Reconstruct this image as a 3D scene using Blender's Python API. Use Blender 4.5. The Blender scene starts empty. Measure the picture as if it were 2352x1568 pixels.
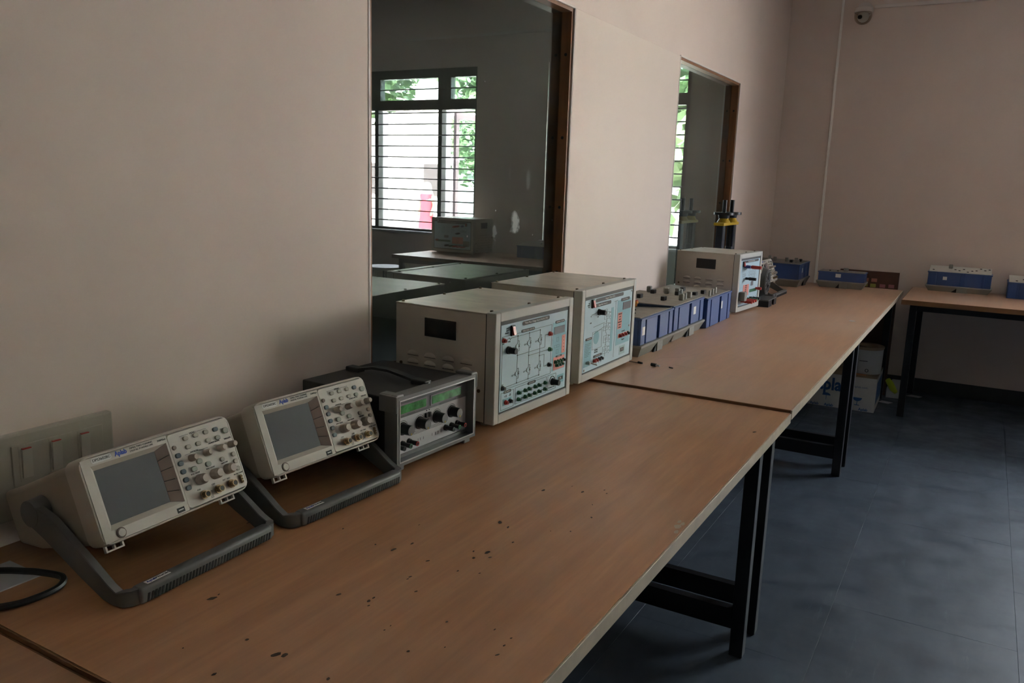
import bpy, bmesh, math, random
from mathutils import Matrix, Vector
random.seed(7)
scene = bpy.context.scene
C = scene.collection
PI = math.pi

# ------------------------------------------------------------------ camera
cam_d = bpy.data.cameras.new('camera'); cam = bpy.data.objects.new('camera', cam_d); C.objects.link(cam)
cam_d.sensor_width = 36.0; cam_d.lens = 36.0 * 1867.82 / 2352.0; cam_d.clip_start = 0.02; cam_d.clip_end = 200
yaw, pit, rol = -0.5187, -0.1938, 0.0313
fw = Vector((math.sin(yaw)*math.cos(pit), math.cos(yaw)*math.cos(pit), math.sin(pit)))
rt = Vector((math.cos(yaw), -math.sin(yaw), 0)); up = rt.cross(fw)
r2 = rt*math.cos(rol) + up*math.sin(rol); u2 = -rt*math.sin(rol) + up*math.cos(rol)
m = Matrix((r2, u2, -fw)).transposed().to_4x4(); m.translation = Vector((1.4075, 0, 1.391))
cam.matrix_world = m
scene.camera = cam

# ------------------------------------------------------------------ sky, sun, window portals, exposure
world = bpy.data.worlds.new('sky'); scene.world = world; world.use_nodes = True
wn = world.node_tree.nodes; bg = wn['Background']
bg.inputs[0].default_value = (0.86, 0.90, 1.0, 1); bg.inputs[1].default_value = 4.0
sun_d = bpy.data.lights.new('sun', 'SUN'); sun = bpy.data.objects.new('sun', sun_d); C.objects.link(sun)
sun_d.energy = 14.0; sun_d.angle = 0.01; sun_d.color = (1.0, 0.95, 0.86)
sun.rotation_euler = Vector((0.30, 0.62, -1.0)).to_track_quat('-Z', 'Y').to_euler()
for cx, w in ((3.475, 1.75), (-1.355, 1.25)):          # portals only steer sampling of the sky through the two windows
    pd = bpy.data.lights.new('window_portal', 'AREA'); po = bpy.data.objects.new('window_portal', pd); C.objects.link(po)
    pd.shape = 'RECTANGLE'; pd.size = w; pd.size_y = 1.5; pd.cycles.is_portal = True
    po.location = (cx, 6.54, 1.645); po.rotation_euler = (-PI/2, 0, 0)
vs = scene.view_settings
vs.view_transform = 'Standard'; vs.look = 'None'; vs.gamma = 1.0; vs.use_curve_mapping = False
vs.exposure = 3.92

# ------------------------------------------------------------------ materials
MATS = {}
def mat(name, col, rough=0.5, metal=0.0, spec=0.5, var=0.0, scale=8.0, stretch=None, bump=0.0, coat=0.0, emit=0.0):
    if name in MATS: return MATS[name]
    M = bpy.data.materials.new(name); M.use_nodes = True; MATS[name] = M
    nt = M.node_tree; b = nt.nodes['Principled BSDF']
    b.inputs['Base Color'].default_value = (*col, 1); b.inputs['Roughness'].default_value = rough
    b.inputs['Metallic'].default_value = metal; b.inputs['Specular IOR Level'].default_value = spec
    if coat: b.inputs['Coat Weight'].default_value = coat; b.inputs['Coat Roughness'].default_value = 0.12
    if emit: b.inputs['Emission Color'].default_value = (*col, 1); b.inputs['Emission Strength'].default_value = emit
    if var or bump:
        tc = nt.nodes.new('ShaderNodeTexCoord'); mp = nt.nodes.new('ShaderNodeMapping'); nz = nt.nodes.new('ShaderNodeTexNoise')
        nt.links.new(tc.outputs['Object'], mp.inputs[0]); nt.links.new(mp.outputs[0], nz.inputs['Vector'])
        if stretch: mp.inputs['Scale'].default_value = stretch
        nz.inputs['Scale'].default_value = scale; nz.inputs['Detail'].default_value = 6; nz.inputs['Roughness'].default_value = 0.6
        if var:
            rp = nt.nodes.new('ShaderNodeValToRGB'); nt.links.new(nz.outputs['Fac'], rp.inputs[0])
            rp.color_ramp.elements[0].position = 0.3; rp.color_ramp.elements[1].position = 0.7
            rp.color_ramp.elements[0].color = (*[max(0, c*(1-var)) for c in col], 1)
            rp.color_ramp.elements[1].color = (*[min(1, c*(1+var)) for c in col], 1)
            nt.links.new(rp.outputs[0], b.inputs['Base Color'])
        if bump:
            bp = nt.nodes.new('ShaderNodeBump'); bp.inputs['Strength'].default_value = bump; bp.inputs['Distance'].default_value = 0.01
            nt.links.new(nz.outputs['Fac'], bp.inputs['Height']); nt.links.new(bp.outputs[0], b.inputs['Normal'])
    return M

wall_m = mat('wall_paint', (0.69, 0.565, 0.50), 0.55, spec=0.3, var=0.03, scale=2.5, bump=0.02)
dim_wall_m = mat('darkened_wall_tone', (0.36, 0.35, 0.31), 0.6)  # colour darkened to cut bounced light from unseen walls and dim the adjoining room
panel_m = mat('partition_panel_paint', (0.70, 0.585, 0.51), 0.5, spec=0.3, var=0.025, scale=2.0)
ceil_m = mat('ceiling_paint', (0.75, 0.73, 0.70), 0.8)
trim_m = mat('white_trim', (0.68, 0.60, 0.55), 0.5)
skirt_m = mat('black_skirting', (0.02, 0.022, 0.025), 0.35)
grout_m = mat('grout', (0.22, 0.24, 0.25), 0.8)
frame_wood_m = mat('brown_frame_wood', (0.22, 0.085, 0.03), 0.45, var=0.18, scale=6, stretch=(6, 6, 0.6))
steel_m = mat('black_painted_steel', (0.009, 0.010, 0.013), 0.42, spec=0.35, var=0.1, scale=20)
edge_m = mat('pale_edge_band', (0.44, 0.36, 0.26), 0.5, var=0.16, scale=14)
edge_brown_m = mat('brown_edge_band', (0.20, 0.09, 0.035), 0.5)
stain_m = mat('dark_stain', (0.05, 0.028, 0.016), 0.6)
beige_m = mat('scope_beige', (0.50, 0.455, 0.39), 0.42, var=0.03, scale=5)
beige_dk_m = mat('scope_body_beige', (0.36, 0.315, 0.25), 0.5, var=0.05, scale=5)
face_m = mat('scope_face', (0.58, 0.54, 0.475), 0.4)
taupe_m = mat('scope_softkey_strip', (0.19, 0.135, 0.11), 0.45)
screen_m = mat('grey_screen', (0.10, 0.105, 0.11), 0.25, spec=0.5)
handle_m = mat('dark_grey_rubber', (0.135, 0.135, 0.13), 0.45)
slot_m = mat('slot_black', (0.006, 0.006, 0.006), 0.6)
bbtn_m = mat('blue_grey_button', (0.085, 0.115, 0.135), 0.4)
gbtn_m = mat('grey_green_button', (0.33, 0.34, 0.28), 0.4)
cbtn_m = mat('beige_button', (0.42, 0.38, 0.31), 0.4)
knob_m = mat('beige_knob', (0.45, 0.385, 0.32), 0.35, coat=0.3)
brass_m = mat('tarnished_brass', (0.34, 0.24, 0.13), 0.32, metal=0.9)
ink_m = mat('dark_print', (0.035, 0.038, 0.042), 0.55)
inkw_m = mat('white_print', (0.75, 0.75, 0.73), 0.5)
blueink_m = mat('blue_logo_print', (0.03, 0.07, 0.40), 0.5)
white_m = mat('white_sticker', (0.72, 0.71, 0.68), 0.5)
blackp_m = mat('black_plastic', (0.010, 0.010, 0.011), 0.4, var=0.1, scale=30)
black2_m = mat('black_case_paint', (0.014, 0.0135, 0.013), 0.55, bump=0.06, scale=180)
alu_m = mat('grey_metal_bezel', (0.19, 0.19, 0.19), 0.38, metal=0.35)
aluh_m = mat('bright_bezel_edge', (0.55, 0.55, 0.55), 0.3, metal=0.7)
psu_face_m = mat('psu_light_face', (0.56, 0.56, 0.58), 0.4)
psu_dark_m = mat('psu_dark_fascia', (0.10, 0.105, 0.11), 0.4)
green_m = mat('green_display', (0.06, 0.26, 0.075), 0.16, var=0.75, scale=38, stretch=(1, 1, 1))
cab_m = mat('cabinet_grey_beige', (0.58, 0.52, 0.44), 0.45, var=0.05, scale=6)
cabtop_m = mat('cabinet_lid_worn', (0.62, 0.545, 0.46), 0.38, var=0.16, scale=7, stretch=(1, 3, 1))
cabf_m = mat('cabinet_front_frame', (0.52, 0.51, 0.47), 0.4)
gasket_m = mat('black_panel_border', (0.016, 0.017, 0.019), 0.55)
pblue_m = mat('pale_blue_panel', (0.46, 0.62, 0.70), 0.35, var=0.10, scale=2.2)
pteal_m = mat('teal_panel', (0.20, 0.43, 0.52), 0.38)
ppink_m = mat('salmon_panel', (0.72, 0.26, 0.21), 0.4)
lcd_m = mat('grey_lcd', (0.22, 0.22, 0.25), 0.25)
red_m = mat('red_plastic', (0.45, 0.03, 0.02), 0.35)
greenp_m = mat('green_plastic', (0.02, 0.14, 0.06), 0.35)
yellow_m = mat('yellow_paint', (0.60, 0.38, 0.02), 0.4)
orange_m = mat('orange_plastic', (0.75, 0.26, 0.03), 0.4)
blue_m = mat('blue_crate_plastic', (0.010, 0.056, 0.225), 0.42, spec=1.0, var=0.06, scale=4)
greyp_m = mat('grey_tray_plastic', (0.25, 0.24, 0.21), 0.5, var=0.06, scale=6)
board_m = mat('dusty_grey_board', (0.27, 0.235, 0.195), 0.7, var=0.16, scale=22)
boardw_m = mat('cream_board', (0.60, 0.56, 0.50), 0.55, var=0.04, scale=10)
comp_m = mat('grey_component', (0.24, 0.23, 0.20), 0.5)
motor_m = mat('motor_grey', (0.075, 0.08, 0.08), 0.38, metal=0.2)
steelw_m = mat('bare_steel', (0.40, 0.40, 0.39), 0.3, metal=0.8)
cable_w_m = mat('cream_cable', (0.55, 0.48, 0.38), 0.5)
screw_m = mat('brass_screw', (0.12, 0.085, 0.045), 0.4, metal=0.6)
navy_m = mat('navy_column_paint', (0.012, 0.016, 0.03), 0.35)
plate_m = mat('switch_plate_ivory', (0.44, 0.40, 0.33), 0.45, var=0.06, scale=20)
switch_m = mat('switch_ivory', (0.50, 0.46, 0.39), 0.4)
carton_m = mat('white_carton', (0.42, 0.42, 0.42), 0.7, var=0.05, scale=10)
cartont_m = mat('brown_carton', (0.27, 0.20, 0.14), 0.75, var=0.08, scale=10)
cprint_m = mat('blue_carton_print', (0.012, 0.075, 0.22), 0.6)
paper_m = mat('white_paper', (0.55, 0.55, 0.56), 0.7)
lime_m = mat('lime_tape', (0.42, 0.48, 0.02), 0.4)
brownb_m = mat('dark_brown_board', (0.075, 0.028, 0.014), 0.45, var=0.12, scale=8)
pinkn_m = mat('pink_note', (0.40, 0.17, 0.13), 0.6)
pinkn2_m = mat('rose_note', (0.36, 0.14, 0.16), 0.6)
greenn_m = mat('olive_note', (0.32, 0.34, 0.08), 0.6)
winframe_m = mat('dark_window_paint', (0.022, 0.024, 0.024), 0.5)
sash_m = mat('mauve_sash_paint', (0.26, 0.20, 0.21), 0.5)
reveal_m = mat('window_reveal_paint', (0.60, 0.58, 0.60), 0.6)
sill_m = mat('stone_sill', (0.40, 0.40, 0.41), 0.35)

def wood_material(name, dusty):
    M = bpy.data.materials.new(name); M.use_nodes = True; nt = M.node_tree; N = nt.nodes; L = nt.links
    b = N['Principled BSDF']; tc = N.new('ShaderNodeTexCoord')
    mp = N.new('ShaderNodeMapping'); mp.inputs['Scale'].default_value = (9, 1.1, 1); mp.inputs['Rotation'].default_value = (0, 0, 0.06)
    n1 = N.new('ShaderNodeTexNoise'); n1.inputs['Scale'].default_value = 2.2; n1.inputs['Detail'].default_value = 8; n1.inputs['Roughness'].default_value = 0.62
    n2 = N.new('ShaderNodeTexNoise'); n2.inputs['Scale'].default_value = 1.6; n2.inputs['Detail'].default_value = 3
    mp2 = N.new('ShaderNodeMapping'); mp2.inputs['Scale'].default_value = (60, 3.2, 1)
    n3 = N.new('ShaderNodeTexNoise'); n3.inputs['Scale'].default_value = 2.0; n3.inputs['Detail'].default_value = 4
    L.new(tc.outputs['Object'], mp.inputs[0]); L.new(mp.outputs[0], n1.inputs['Vector']); L.new(tc.outputs['Object'], n2.inputs['Vector'])
    L.new(tc.outputs['Object'], mp2.inputs[0]); L.new(mp2.outputs[0], n3.inputs['Vector'])
    r1 = N.new('ShaderNodeValToRGB'); L.new(n1.outputs['Fac'], r1.inputs[0])
    r1.color_ramp.elements[0].position = 0.30; r1.color_ramp.elements[0].color = (0.455, 0.208, 0.09, 1)
    r1.color_ramp.elements[1].position = 0.72; r1.color_ramp.elements[1].color = (0.655, 0.318, 0.148, 1)
    mx = N.new('ShaderNodeMixRGB'); mx.blend_type = 'MULTIPLY'; mx.inputs[0].default_value = 0.30
    L.new(r1.outputs[0], mx.inputs[1]); L.new(n3.outputs['Fac'], mx.inputs[2])
    dust = N.new('ShaderNodeMixRGB'); dust.inputs[2].default_value = (0.56, 0.40, 0.30, 1)
    r2_ = N.new('ShaderNodeValToRGB'); L.new(n2.outputs['Fac'], r2_.inputs[0])
    r2_.color_ramp.elements[0].position = 0.45; r2_.color_ramp.elements[1].position = 0.75
    r2_.color_ramp.elements[0].color = (*[0.05+dusty*0.5]*3, 1); r2_.color_ramp.elements[1].color = (*[0.35+dusty*0.6]*3, 1)
    L.new(r2_.outputs[0], dust.inputs[0]); L.new(mx.outputs[0], dust.inputs[1]); L.new(dust.outputs[0], b.inputs['Base Color'])
    b.inputs['Roughness'].default_value = 0.36; b.inputs['Specular IOR Level'].default_value = 0.45
    return M
wood_m = wood_material('table_laminate', 0.0); woodd_m = wood_material('dusty_table_laminate', 0.75)

def stone_material():
    M = bpy.data.materials.new('polished_stone_tile'); M.use_nodes = True; nt = M.node_tree; N = nt.nodes; L = nt.links
    b = N['Principled BSDF']; tc = N.new('ShaderNodeTexCoord'); g = N.new('ShaderNodeNewGeometry')
    n1 = N.new('ShaderNodeTexNoise'); n1.inputs['Scale'].default_value = 3.0; n1.inputs['Detail'].default_value = 8; n1.inputs['Roughness'].default_value = 0.65
    mp = N.new('ShaderNodeMapping'); mp.inputs['Scale'].default_value = (2.0, 0.7, 1); mp.inputs['Rotation'].default_value = (0, 0, 0.9)
    L.new(g.outputs['Position'], mp.inputs[0]); L.new(mp.outputs[0], n1.inputs['Vector'])
    r = N.new('ShaderNodeValToRGB'); L.new(n1.outputs['Fac'], r.inputs[0])
    r.color_ramp.elements[0].position = 0.32; r.color_ramp.elements[0].color = (0.032, 0.045, 0.062, 1)
    r.color_ramp.elements[1].position = 0.75; r.color_ramp.elements[1].color = (0.062, 0.082, 0.110, 1)
    mp3 = N.new('ShaderNodeMapping'); mp3.inputs['Scale'].default_value = (14, 1.6, 1); mp3.inputs['Rotation'].default_value = (0, 0, 1.15)
    n4 = N.new('ShaderNodeTexNoise'); n4.inputs['Scale'].default_value = 1.3; n4.inputs['Detail'].default_value = 7; n4.inputs['Roughness'].default_value = 0.72
    L.new(g.outputs['Position'], mp3.inputs[0]); L.new(mp3.outputs[0], n4.inputs['Vector'])
    sm = N.new('ShaderNodeMapRange'); sm.inputs[1].default_value = 0.60; sm.inputs[2].default_value = 0.78; sm.inputs[3].default_value = 0.0; sm.inputs[4].default_value = 0.55
    L.new(n4.outputs['Fac'], sm.inputs[0])
    sx_ = N.new('ShaderNodeMixRGB'); sx_.inputs[2].default_value = (0.15, 0.18, 0.215, 1); L.new(sm.outputs[0], sx_.inputs[0]); L.new(r.outputs[0], sx_.inputs[1])
    L.new(sx_.outputs[0], b.inputs['Base Color'])
    n2 = N.new('ShaderNodeTexNoise'); n2.inputs['Scale'].default_value = 9; n2.inputs['Detail'].default_value = 6
    L.new(g.outputs['Position'], n2.inputs['Vector'])
    mr = N.new('ShaderNodeMapRange'); mr.inputs[1].default_value = 0.35; mr.inputs[2].default_value = 0.7; mr.inputs[3].default_value = 0.42; mr.inputs[4].default_value = 0.65
    L.new(n2.outputs['Fac'], mr.inputs[0]); L.new(mr.outputs[0], b.inputs['Roughness'])
    b.inputs['Specular IOR Level'].default_value = 0.5
    return M
stone_m = stone_material()

def glass_material(name, ior, tint, dust=0.0, blobs=()):
    M = bpy.data.materials.new(name); M.use_nodes = True; nt = M.node_tree; N = nt.nodes; L = nt.links
    N.remove(N['Principled BSDF']); out = N['Material Output']
    tr = N.new('ShaderNodeBsdfTransparent'); tr.inputs[0].default_value = (*tint, 1)
    gl = N.new('ShaderNodeBsdfGlossy'); gl.inputs['Roughness'].default_value = 0.0; gl.inputs['Color'].default_value = (0.92, 0.98, 0.96, 1)
    ge = N.new('ShaderNodeNewGeometry'); dt = N.new('ShaderNodeVectorMath'); dt.operation = 'DOT_PRODUCT'
    L.new(ge.outputs['Incoming'], dt.inputs[0]); L.new(ge.outputs['Normal'], dt.inputs[1])
    ab = N.new('ShaderNodeMath'); ab.operation = 'ABSOLUTE'; L.new(dt.outputs['Value'], ab.inputs[0])
    om = N.new('ShaderNodeMath'); om.operation = 'SUBTRACT'; om.inputs[0].default_value = 1.0; L.new(ab.outputs[0], om.inputs[1])
    p5 = N.new('ShaderNodeMath'); p5.operation = 'POWER'; L.new(om.outputs[0], p5.inputs[0]); p5.inputs[1].default_value = 5.0
    f0 = ((ior-1)/(ior+1))**2
    fr = N.new('ShaderNodeMath'); fr.operation = 'MULTIPLY_ADD'; L.new(p5.outputs[0], fr.inputs[0]); fr.inputs[1].default_value = 1-f0; fr.inputs[2].default_value = f0
    mx = N.new('ShaderNodeMixShader'); L.new(fr.outputs[0], mx.inputs[0]); L.new(tr.outputs[0], mx.inputs[1]); L.new(gl.outputs[0], mx.inputs[2])
    last = mx
    if dust or blobs:
        tc = N.new('ShaderNodeTexCoord'); df = N.new('ShaderNodeBsdfDiffuse'); df.inputs[0].default_value = (0.62, 0.64, 0.64, 1)
        nz = N.new('ShaderNodeTexNoise'); nz.inputs['Scale'].default_value = 26; nz.inputs['Detail'].default_value = 8; nz.inputs['Roughness'].default_value = 0.7
        L.new(tc.outputs['Object'], nz.inputs['Vector'])
        n2 = N.new('ShaderNodeTexNoise'); n2.inputs['Scale'].default_value = 1.7; n2.inputs['Detail'].default_value = 5
        L.new(tc.outputs['Object'], n2.inputs['Vector'])
        mr = N.new('ShaderNodeMapRange'); mr.inputs[1].default_value = 0.35; mr.inputs[2].default_value = 0.8; mr.inputs[3].default_value = 0.0; mr.inputs[4].default_value = dust
        L.new(n2.outputs['Fac'], mr.inputs[0]); acc = mr.outputs[0]
        vo = N.new('ShaderNodeTexVoronoi'); vo.inputs['Scale'].default_value = 11; L.new(tc.outputs['Object'], vo.inputs['Vector'])
        sp = N.new('ShaderNodeMapRange'); sp.inputs[1].default_value = 0.05; sp.inputs[2].default_value = 0.02; sp.inputs[3].default_value = 0.0; sp.inputs[4].default_value = 0.35
        L.new(vo.outputs['Distance'], sp.inputs[0])
        ad = N.new('ShaderNodeMath'); ad.operation = 'MAXIMUM'; L.new(acc, ad.inputs[0]); L.new(sp.outputs[0], ad.inputs[1]); acc = ad.outputs[0]
        for (y, z, ry, rz, s) in blobs:
            mp = N.new('ShaderNodeMapping'); mp.vector_type = 'POINT'
            mp.inputs['Scale'].default_value = (0, 1/ry, 1/rz); mp.inputs['Location'].default_value = (0, -y/ry, -z/rz)
            L.new(tc.outputs['Object'], mp.inputs[0])
            ln = N.new('ShaderNodeVectorMath'); ln.operation = 'LENGTH'; L.new(mp.outputs[0], ln.inputs[0])
            a = N.new('ShaderNodeMath'); a.operation = 'MULTIPLY_ADD'; L.new(nz.outputs['Fac'], a.inputs[0]); a.inputs[1].default_value = 1.8; L.new(ln.outputs['Value'], a.inputs[2])
            q = N.new('ShaderNodeMapRange'); q.inputs[1].default_value = 1.75; q.inputs[2].default_value = 1.35; q.inputs[3].default_value = 0.0; q.inputs[4].default_value = s
            L.new(a.outputs[0], q.inputs[0])
            k = N.new('ShaderNodeMath'); k.operation = 'MAXIMUM'; L.new(acc, k.inputs[0]); L.new(q.outputs[0], k.inputs[1]); acc = k.outputs[0]
        m2 = N.new('ShaderNodeMixShader'); L.new(acc, m2.inputs[0]); L.new(mx.outputs[0], m2.inputs[1]); L.new(df.outputs[0], m2.inputs[2]); last = m2
    L.new(last.outputs[0], out.inputs['Surface'])
    return M
glass1_m = glass_material('dusty_partition_glass', 1.85, (0.42, 0.455, 0.44), 0.035,
    [(2.537, 1.247, 0.040, 0.058, 0.50), (2.595, 1.25, 0.045, 0.045, 0.07), (2.395, 1.215, 0.022, 0.045, 0.22), (2.62, 1.40, 0.022, 0.05, 0.20), (2.485, 1.42, 0.012, 0.04, 0.10)])
glass2_m = glass_material('dusty_partition_glass_plain', 1.85, (0.42, 0.455, 0.44), 0.05)
clear_m = glass_material('clear_window_glass', 1.45, (0.85, 0.95, 0.92))

# ------------------------------------------------------------------ mesh helpers
def spline(pts, n=6):
    P = [Vector(p) for p in pts]; P = [P[0]*2-P[1]] + P + [P[-1]*2-P[-2]]; out = []
    for i in range(1, len(P)-2):
        for k in range(n):
            t = k/n; a, b, c, d = P[i-1:i+3]
            out.append(0.5*((2*b) + (c-a)*t + (2*a-5*b+4*c-d)*t*t + (3*b-a-3*c+d)*t**3))
    return out + [P[-2]]
class MB:
    def __init__(s, M=None): s.bm = bmesh.new(); s.M = M
    def _sel(s, vs, bev, seg):
        if bev:
            es = list({e for v in vs for e in v.link_edges})
            bmesh.ops.bevel(s.bm, geom=es, offset=bev, segments=seg, affect='EDGES', profile=0.5)
    def box(s, x0, x1, y0, y1, z0, z1, bev=0.0, seg=1):
        mt = Matrix.Translation(((x0+x1)/2, (y0+y1)/2, (z0+z1)/2)) @ Matrix.Diagonal((x1-x0, y1-y0, z1-z0, 1))
        r = bmesh.ops.create_cube(s.bm, size=1, matrix=mt); s._sel(r['verts'], bev, seg); return s
    def cyl(s, p0, p1, r0, r1=None, n=16, caps=True):
        p0, p1 = Vector(p0), Vector(p1); r1 = r0 if r1 is None else r1; d = p1-p0
        q = d.to_track_quat('Z', 'Y').to_matrix().to_4x4(); q.translation = (p0+p1)/2
        bmesh.ops.create_cone(s.bm, cap_ends=caps, segments=n, radius1=max(r0, 1e-5), radius2=max(r1, 1e-5), depth=d.length, matrix=q); return s
    def ball(s, c, r, n=12, sc=(1, 1, 1)):
        bmesh.ops.create_uvsphere(s.bm, u_segments=n, v_segments=max(6, n//2), radius=r, matrix=Matrix.Translation(c) @ Matrix.Diagonal((*sc, 1))); return s
    def tube(s, pts, r, n=8):
        pts = [Vector(p) for p in pts]; rings = []
        for i, p in enumerate(pts):
            t = (pts[min(i+1, len(pts)-1)] - pts[max(i-1, 0)]).normalized()
            a = Vector((0, 0, 1)) if abs(t.z) < 0.9 else Vector((1, 0, 0))
            u = t.cross(a).normalized(); v = u.cross(t)
            rr = r[i] if isinstance(r, (list, tuple)) else r
            rings.append([s.bm.verts.new(p + (u*math.cos(2*PI*k/n) + v*math.sin(2*PI*k/n))*rr) for k in range(n)])
        for a, b in zip(rings, rings[1:]):
            for k in range(n): s.bm.faces.new((a[k], a[(k+1) % n], b[(k+1) % n], b[k]))
        s.bm.faces.new(rings[0][::-1]); s.bm.faces.new(rings[-1]); return s
    def loft(s, secs, caps=True):
        rings = [[s.bm.verts.new(p) for p in sec] for sec in secs]; n = len(rings[0])
        for a, b in zip(rings, rings[1:]):
            for k in range(n): s.bm.faces.new((a[k], a[(k+1) % n], b[(k+1) % n], b[k]))
        if caps: s.bm.faces.new(rings[0][::-1]); s.bm.faces.new(rings[-1])
        return s
    def prism(s, poly, x0, x1):                        # polygon in (y,z) extruded along x
        return s.loft([[(x0, y, z) for y, z in poly], [(x1, y, z) for y, z in poly]])
    def prism_y(s, poly, y0, y1):                      # polygon in (x,z) extruded along y
        return s.loft([[(x, y0, z) for x, z in poly], [(x, y1, z) for x, z in poly]])
    def prism_z(s, poly, z0, z1):
        return s.loft([[(x, y, z0) for x, y in poly], [(x, y, z1) for x, y in poly]])
    def line(s, a, b, w, x, t=0.0004):                 # a flat printed line on a panel facing +x; a, b are (y, z)
        a, b = Vector(a), Vector(b); d = (b-a)
        if d.length < 1e-6: return s
        n = Vector((-d.y, d.x)).normalized()*w/2; e = d.normalized()*w/2
        q = [a-e+n, a-e-n, b+e-n, b+e+n]
        return s.prism([(p.x, p.y) for p in q], x, x+t)
    def mesh(s):
        if s.M is not None: s.bm.transform(s.M)
        bmesh.ops.recalc_face_normals(s.bm, faces=s.bm.faces)
        me = bpy.data.meshes.new('m'); s.bm.to_mesh(me); s.bm.free(); return me
    def build(s, name, material, parent=None, smooth=False, kind=None):
        return put(name, s.mesh(), material, parent, smooth, kind)
def put(name, me, material, parent=None, smooth=False, kind=None):
    if material is not None and not me.materials: me.materials.append(material)
    me.name = name
    if smooth and len(me.polygons):
        me.polygons.foreach_set('use_smooth', [True]*len(me.polygons)); me.set_sharp_from_angle(angle=math.radians(38))
    o = bpy.data.objects.new(name, me); C.objects.link(o)
    if parent is not None: o.parent = parent
    if kind: o['kind'] = kind
    return o
def inst(src, parent, loc=None, M=None):               # another object that shares a mesh
    o = bpy.data.objects.new(src.name.split('.')[0], src.data); C.objects.link(o); o.parent = parent
    if loc is not None: o.location = loc
    if M is not None: o.matrix_local = M
    return o
def rrect(w, h, r, x, n=4, cy=0, cz=0):
    P = []
    for sx, sz, a0 in ((1, 1, 0), (-1, 1, 90), (-1, -1, 180), (1, -1, 270)):
        for k in range(n+1):
            a = math.radians(a0 + 90*k/n); P.append((x, cy + sx*(w/2-r) + r*math.cos(a), cz + sz*(h/2-r) + r*math.sin(a)))
    return P
def thing(name, label, cat, loc=(0, 0, 0), rz=0, group=None, scale=1):
    o = bpy.data.objects.new(name, None); C.objects.link(o); o.location = loc; o.rotation_euler = (0, 0, rz)
    o.empty_display_size = 0.05; o.scale = (scale,)*3; tag(o, label, cat, group); return o
def tag(o, label, cat, group=None):
    o['label'] = label; o['category'] = cat
    if group: o['group'] = group
    return o
def struct(o, label=None):
    o['kind'] = 'structure'
    if label: o['label'] = label
    return o
def copy_tree(o, parent=None):
    c = o.copy(); C.objects.link(c); c.parent = parent
    for ch in list(o.children): copy_tree(ch, c)
    return c
def text(name, body, size, material, parent, M, align='CENTER', sx=1.0, ext=0.0002, bold=0.0):
    cu = bpy.data.curves.new('t', 'FONT'); cu.body = body; cu.size = size; cu.align_x = align; cu.align_y = 'CENTER'
    cu.extrude = ext; cu.offset = bold; cu.resolution_u = 2
    ob = bpy.data.objects.new('t', cu); me = bpy.data.meshes.new_from_object(ob)
    me.transform(M @ Matrix.Diagonal((sx, 1, 1, 1))); bpy.data.objects.remove(ob); bpy.data.curves.remove(cu)
    me.materials.clear(); return put(name, me, material, parent)
FX = Matrix(((0, 0, 1, 0), (1, 0, 0, 0), (0, 1, 0, 0), (0, 0, 0, 1)))      # text plane -> panel facing +x
FY = Matrix(((1, 0, 0, 0), (0, 0, -1, 0), (0, 1, 0, 0), (0, 0, 0, 1)))     # text plane -> panel facing -y
T = Matrix.Translation

# ------------------------------------------------------------------ the room
YE = 6.39; ZC = 3.05; XR = 8.2; YB = -5.0; XL = -5.2; GX = -0.0425
G1 = (1.687, 2.848); G2 = (4.054, 5.173); GT = 2.022; GB = 0.84
floor = MB().box(XL, XR, YB, YE+0.14, -0.30, -0.012).build('floor', grout_m); struct(floor, 'grey polished stone floor with thin pale joints')
TW, TL = 0.545, 0.90
tile = None
for i in range(-1, 9):
    x0 = 0.566 + (i-1)*TW
    off = 2.36 + (0 if i % 2 else 0.45)
    for k in range(-4, 6):
        y0 = off + k*TL
        if y0 > YE or y0+TL < -0.5: continue
        w = min(x0+TW, XR) - x0; y1 = min(y0+TL, YE)
        if y1 - y0 < 0.05: continue
        if tile is not None and abs(y1-y0-TL) < 1e-6:
            o = inst(tile, floor, (x0, y0, 0))
        else:
            o = MB().box(0.0004, TW-0.0004, 0.0004, y1-y0-0.0004, -0.012, 0, 0.0003).build('tile', stone_m, floor); o.location = (x0, y0, 0)
            if abs(y1-y0-TL) < 1e-6: tile = o
rest = MB()
rest.box(0.566+7*TW+TW, XR, YB, YE, -0.012, -0.0005); rest.box(XL, XR, YB, -0.55, -0.012, -0.0006); MB().box(XL, -0.09, YB, YE, -0.0004, 0.002).build('adjoining_room_flooring', mat('shaded_floor_tone', (0.022, 0.023, 0.024), 0.8), floor)  # added dark sheet: the adjoining room's floor shade is put into its colour
rest.build('outer_tiling', stone_m, floor)
struct(MB().box(XL, XR, YB, YE+0.14, ZC, ZC+0.2).build('ceiling', ceil_m))
b = MB(); X0 = -0.085
b.box(X0, 0, YB, YE, 0, GB); b.box(X0, 0, YB, YE, GT, ZC)
b.box(X0, 0, YB, G1[0], GB, GT); b.box(X0, 0, G1[1], G2[0], GB, GT); b.box(X0, 0, G2[1], YE, GB, GT)
wl = struct(b.build('wall_left', wall_m), 'cream partition wall with two fixed glass panes')
MB().box(0, 0.004, G1[1]+0.012, G2[0]-0.004, 0.60, GT+0.004, 0.001).build('panel', panel_m, wl)
MB().box(0, 0.004, G1[0]-1.22, G1[0]-0.004, 0.60, ZC, 0.001).build('panel', panel_m, wl)
def wall_openings(name, y0, y1, xs, ops, z0, z1, mt):
    b = MB(); x = xs[0]
    for a, c in ops:
        b.box(x, a, y0, y1, 0, ZC); b.box(a, c, y0, y1, 0, z0); b.box(a, c, y0, y1, z1, ZC); x = c
    b.box(x, xs[1], y0, y1, 0, ZC); return b.build(name, mt)
WZ0, WZ1 = 0.895, 2.395
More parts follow.
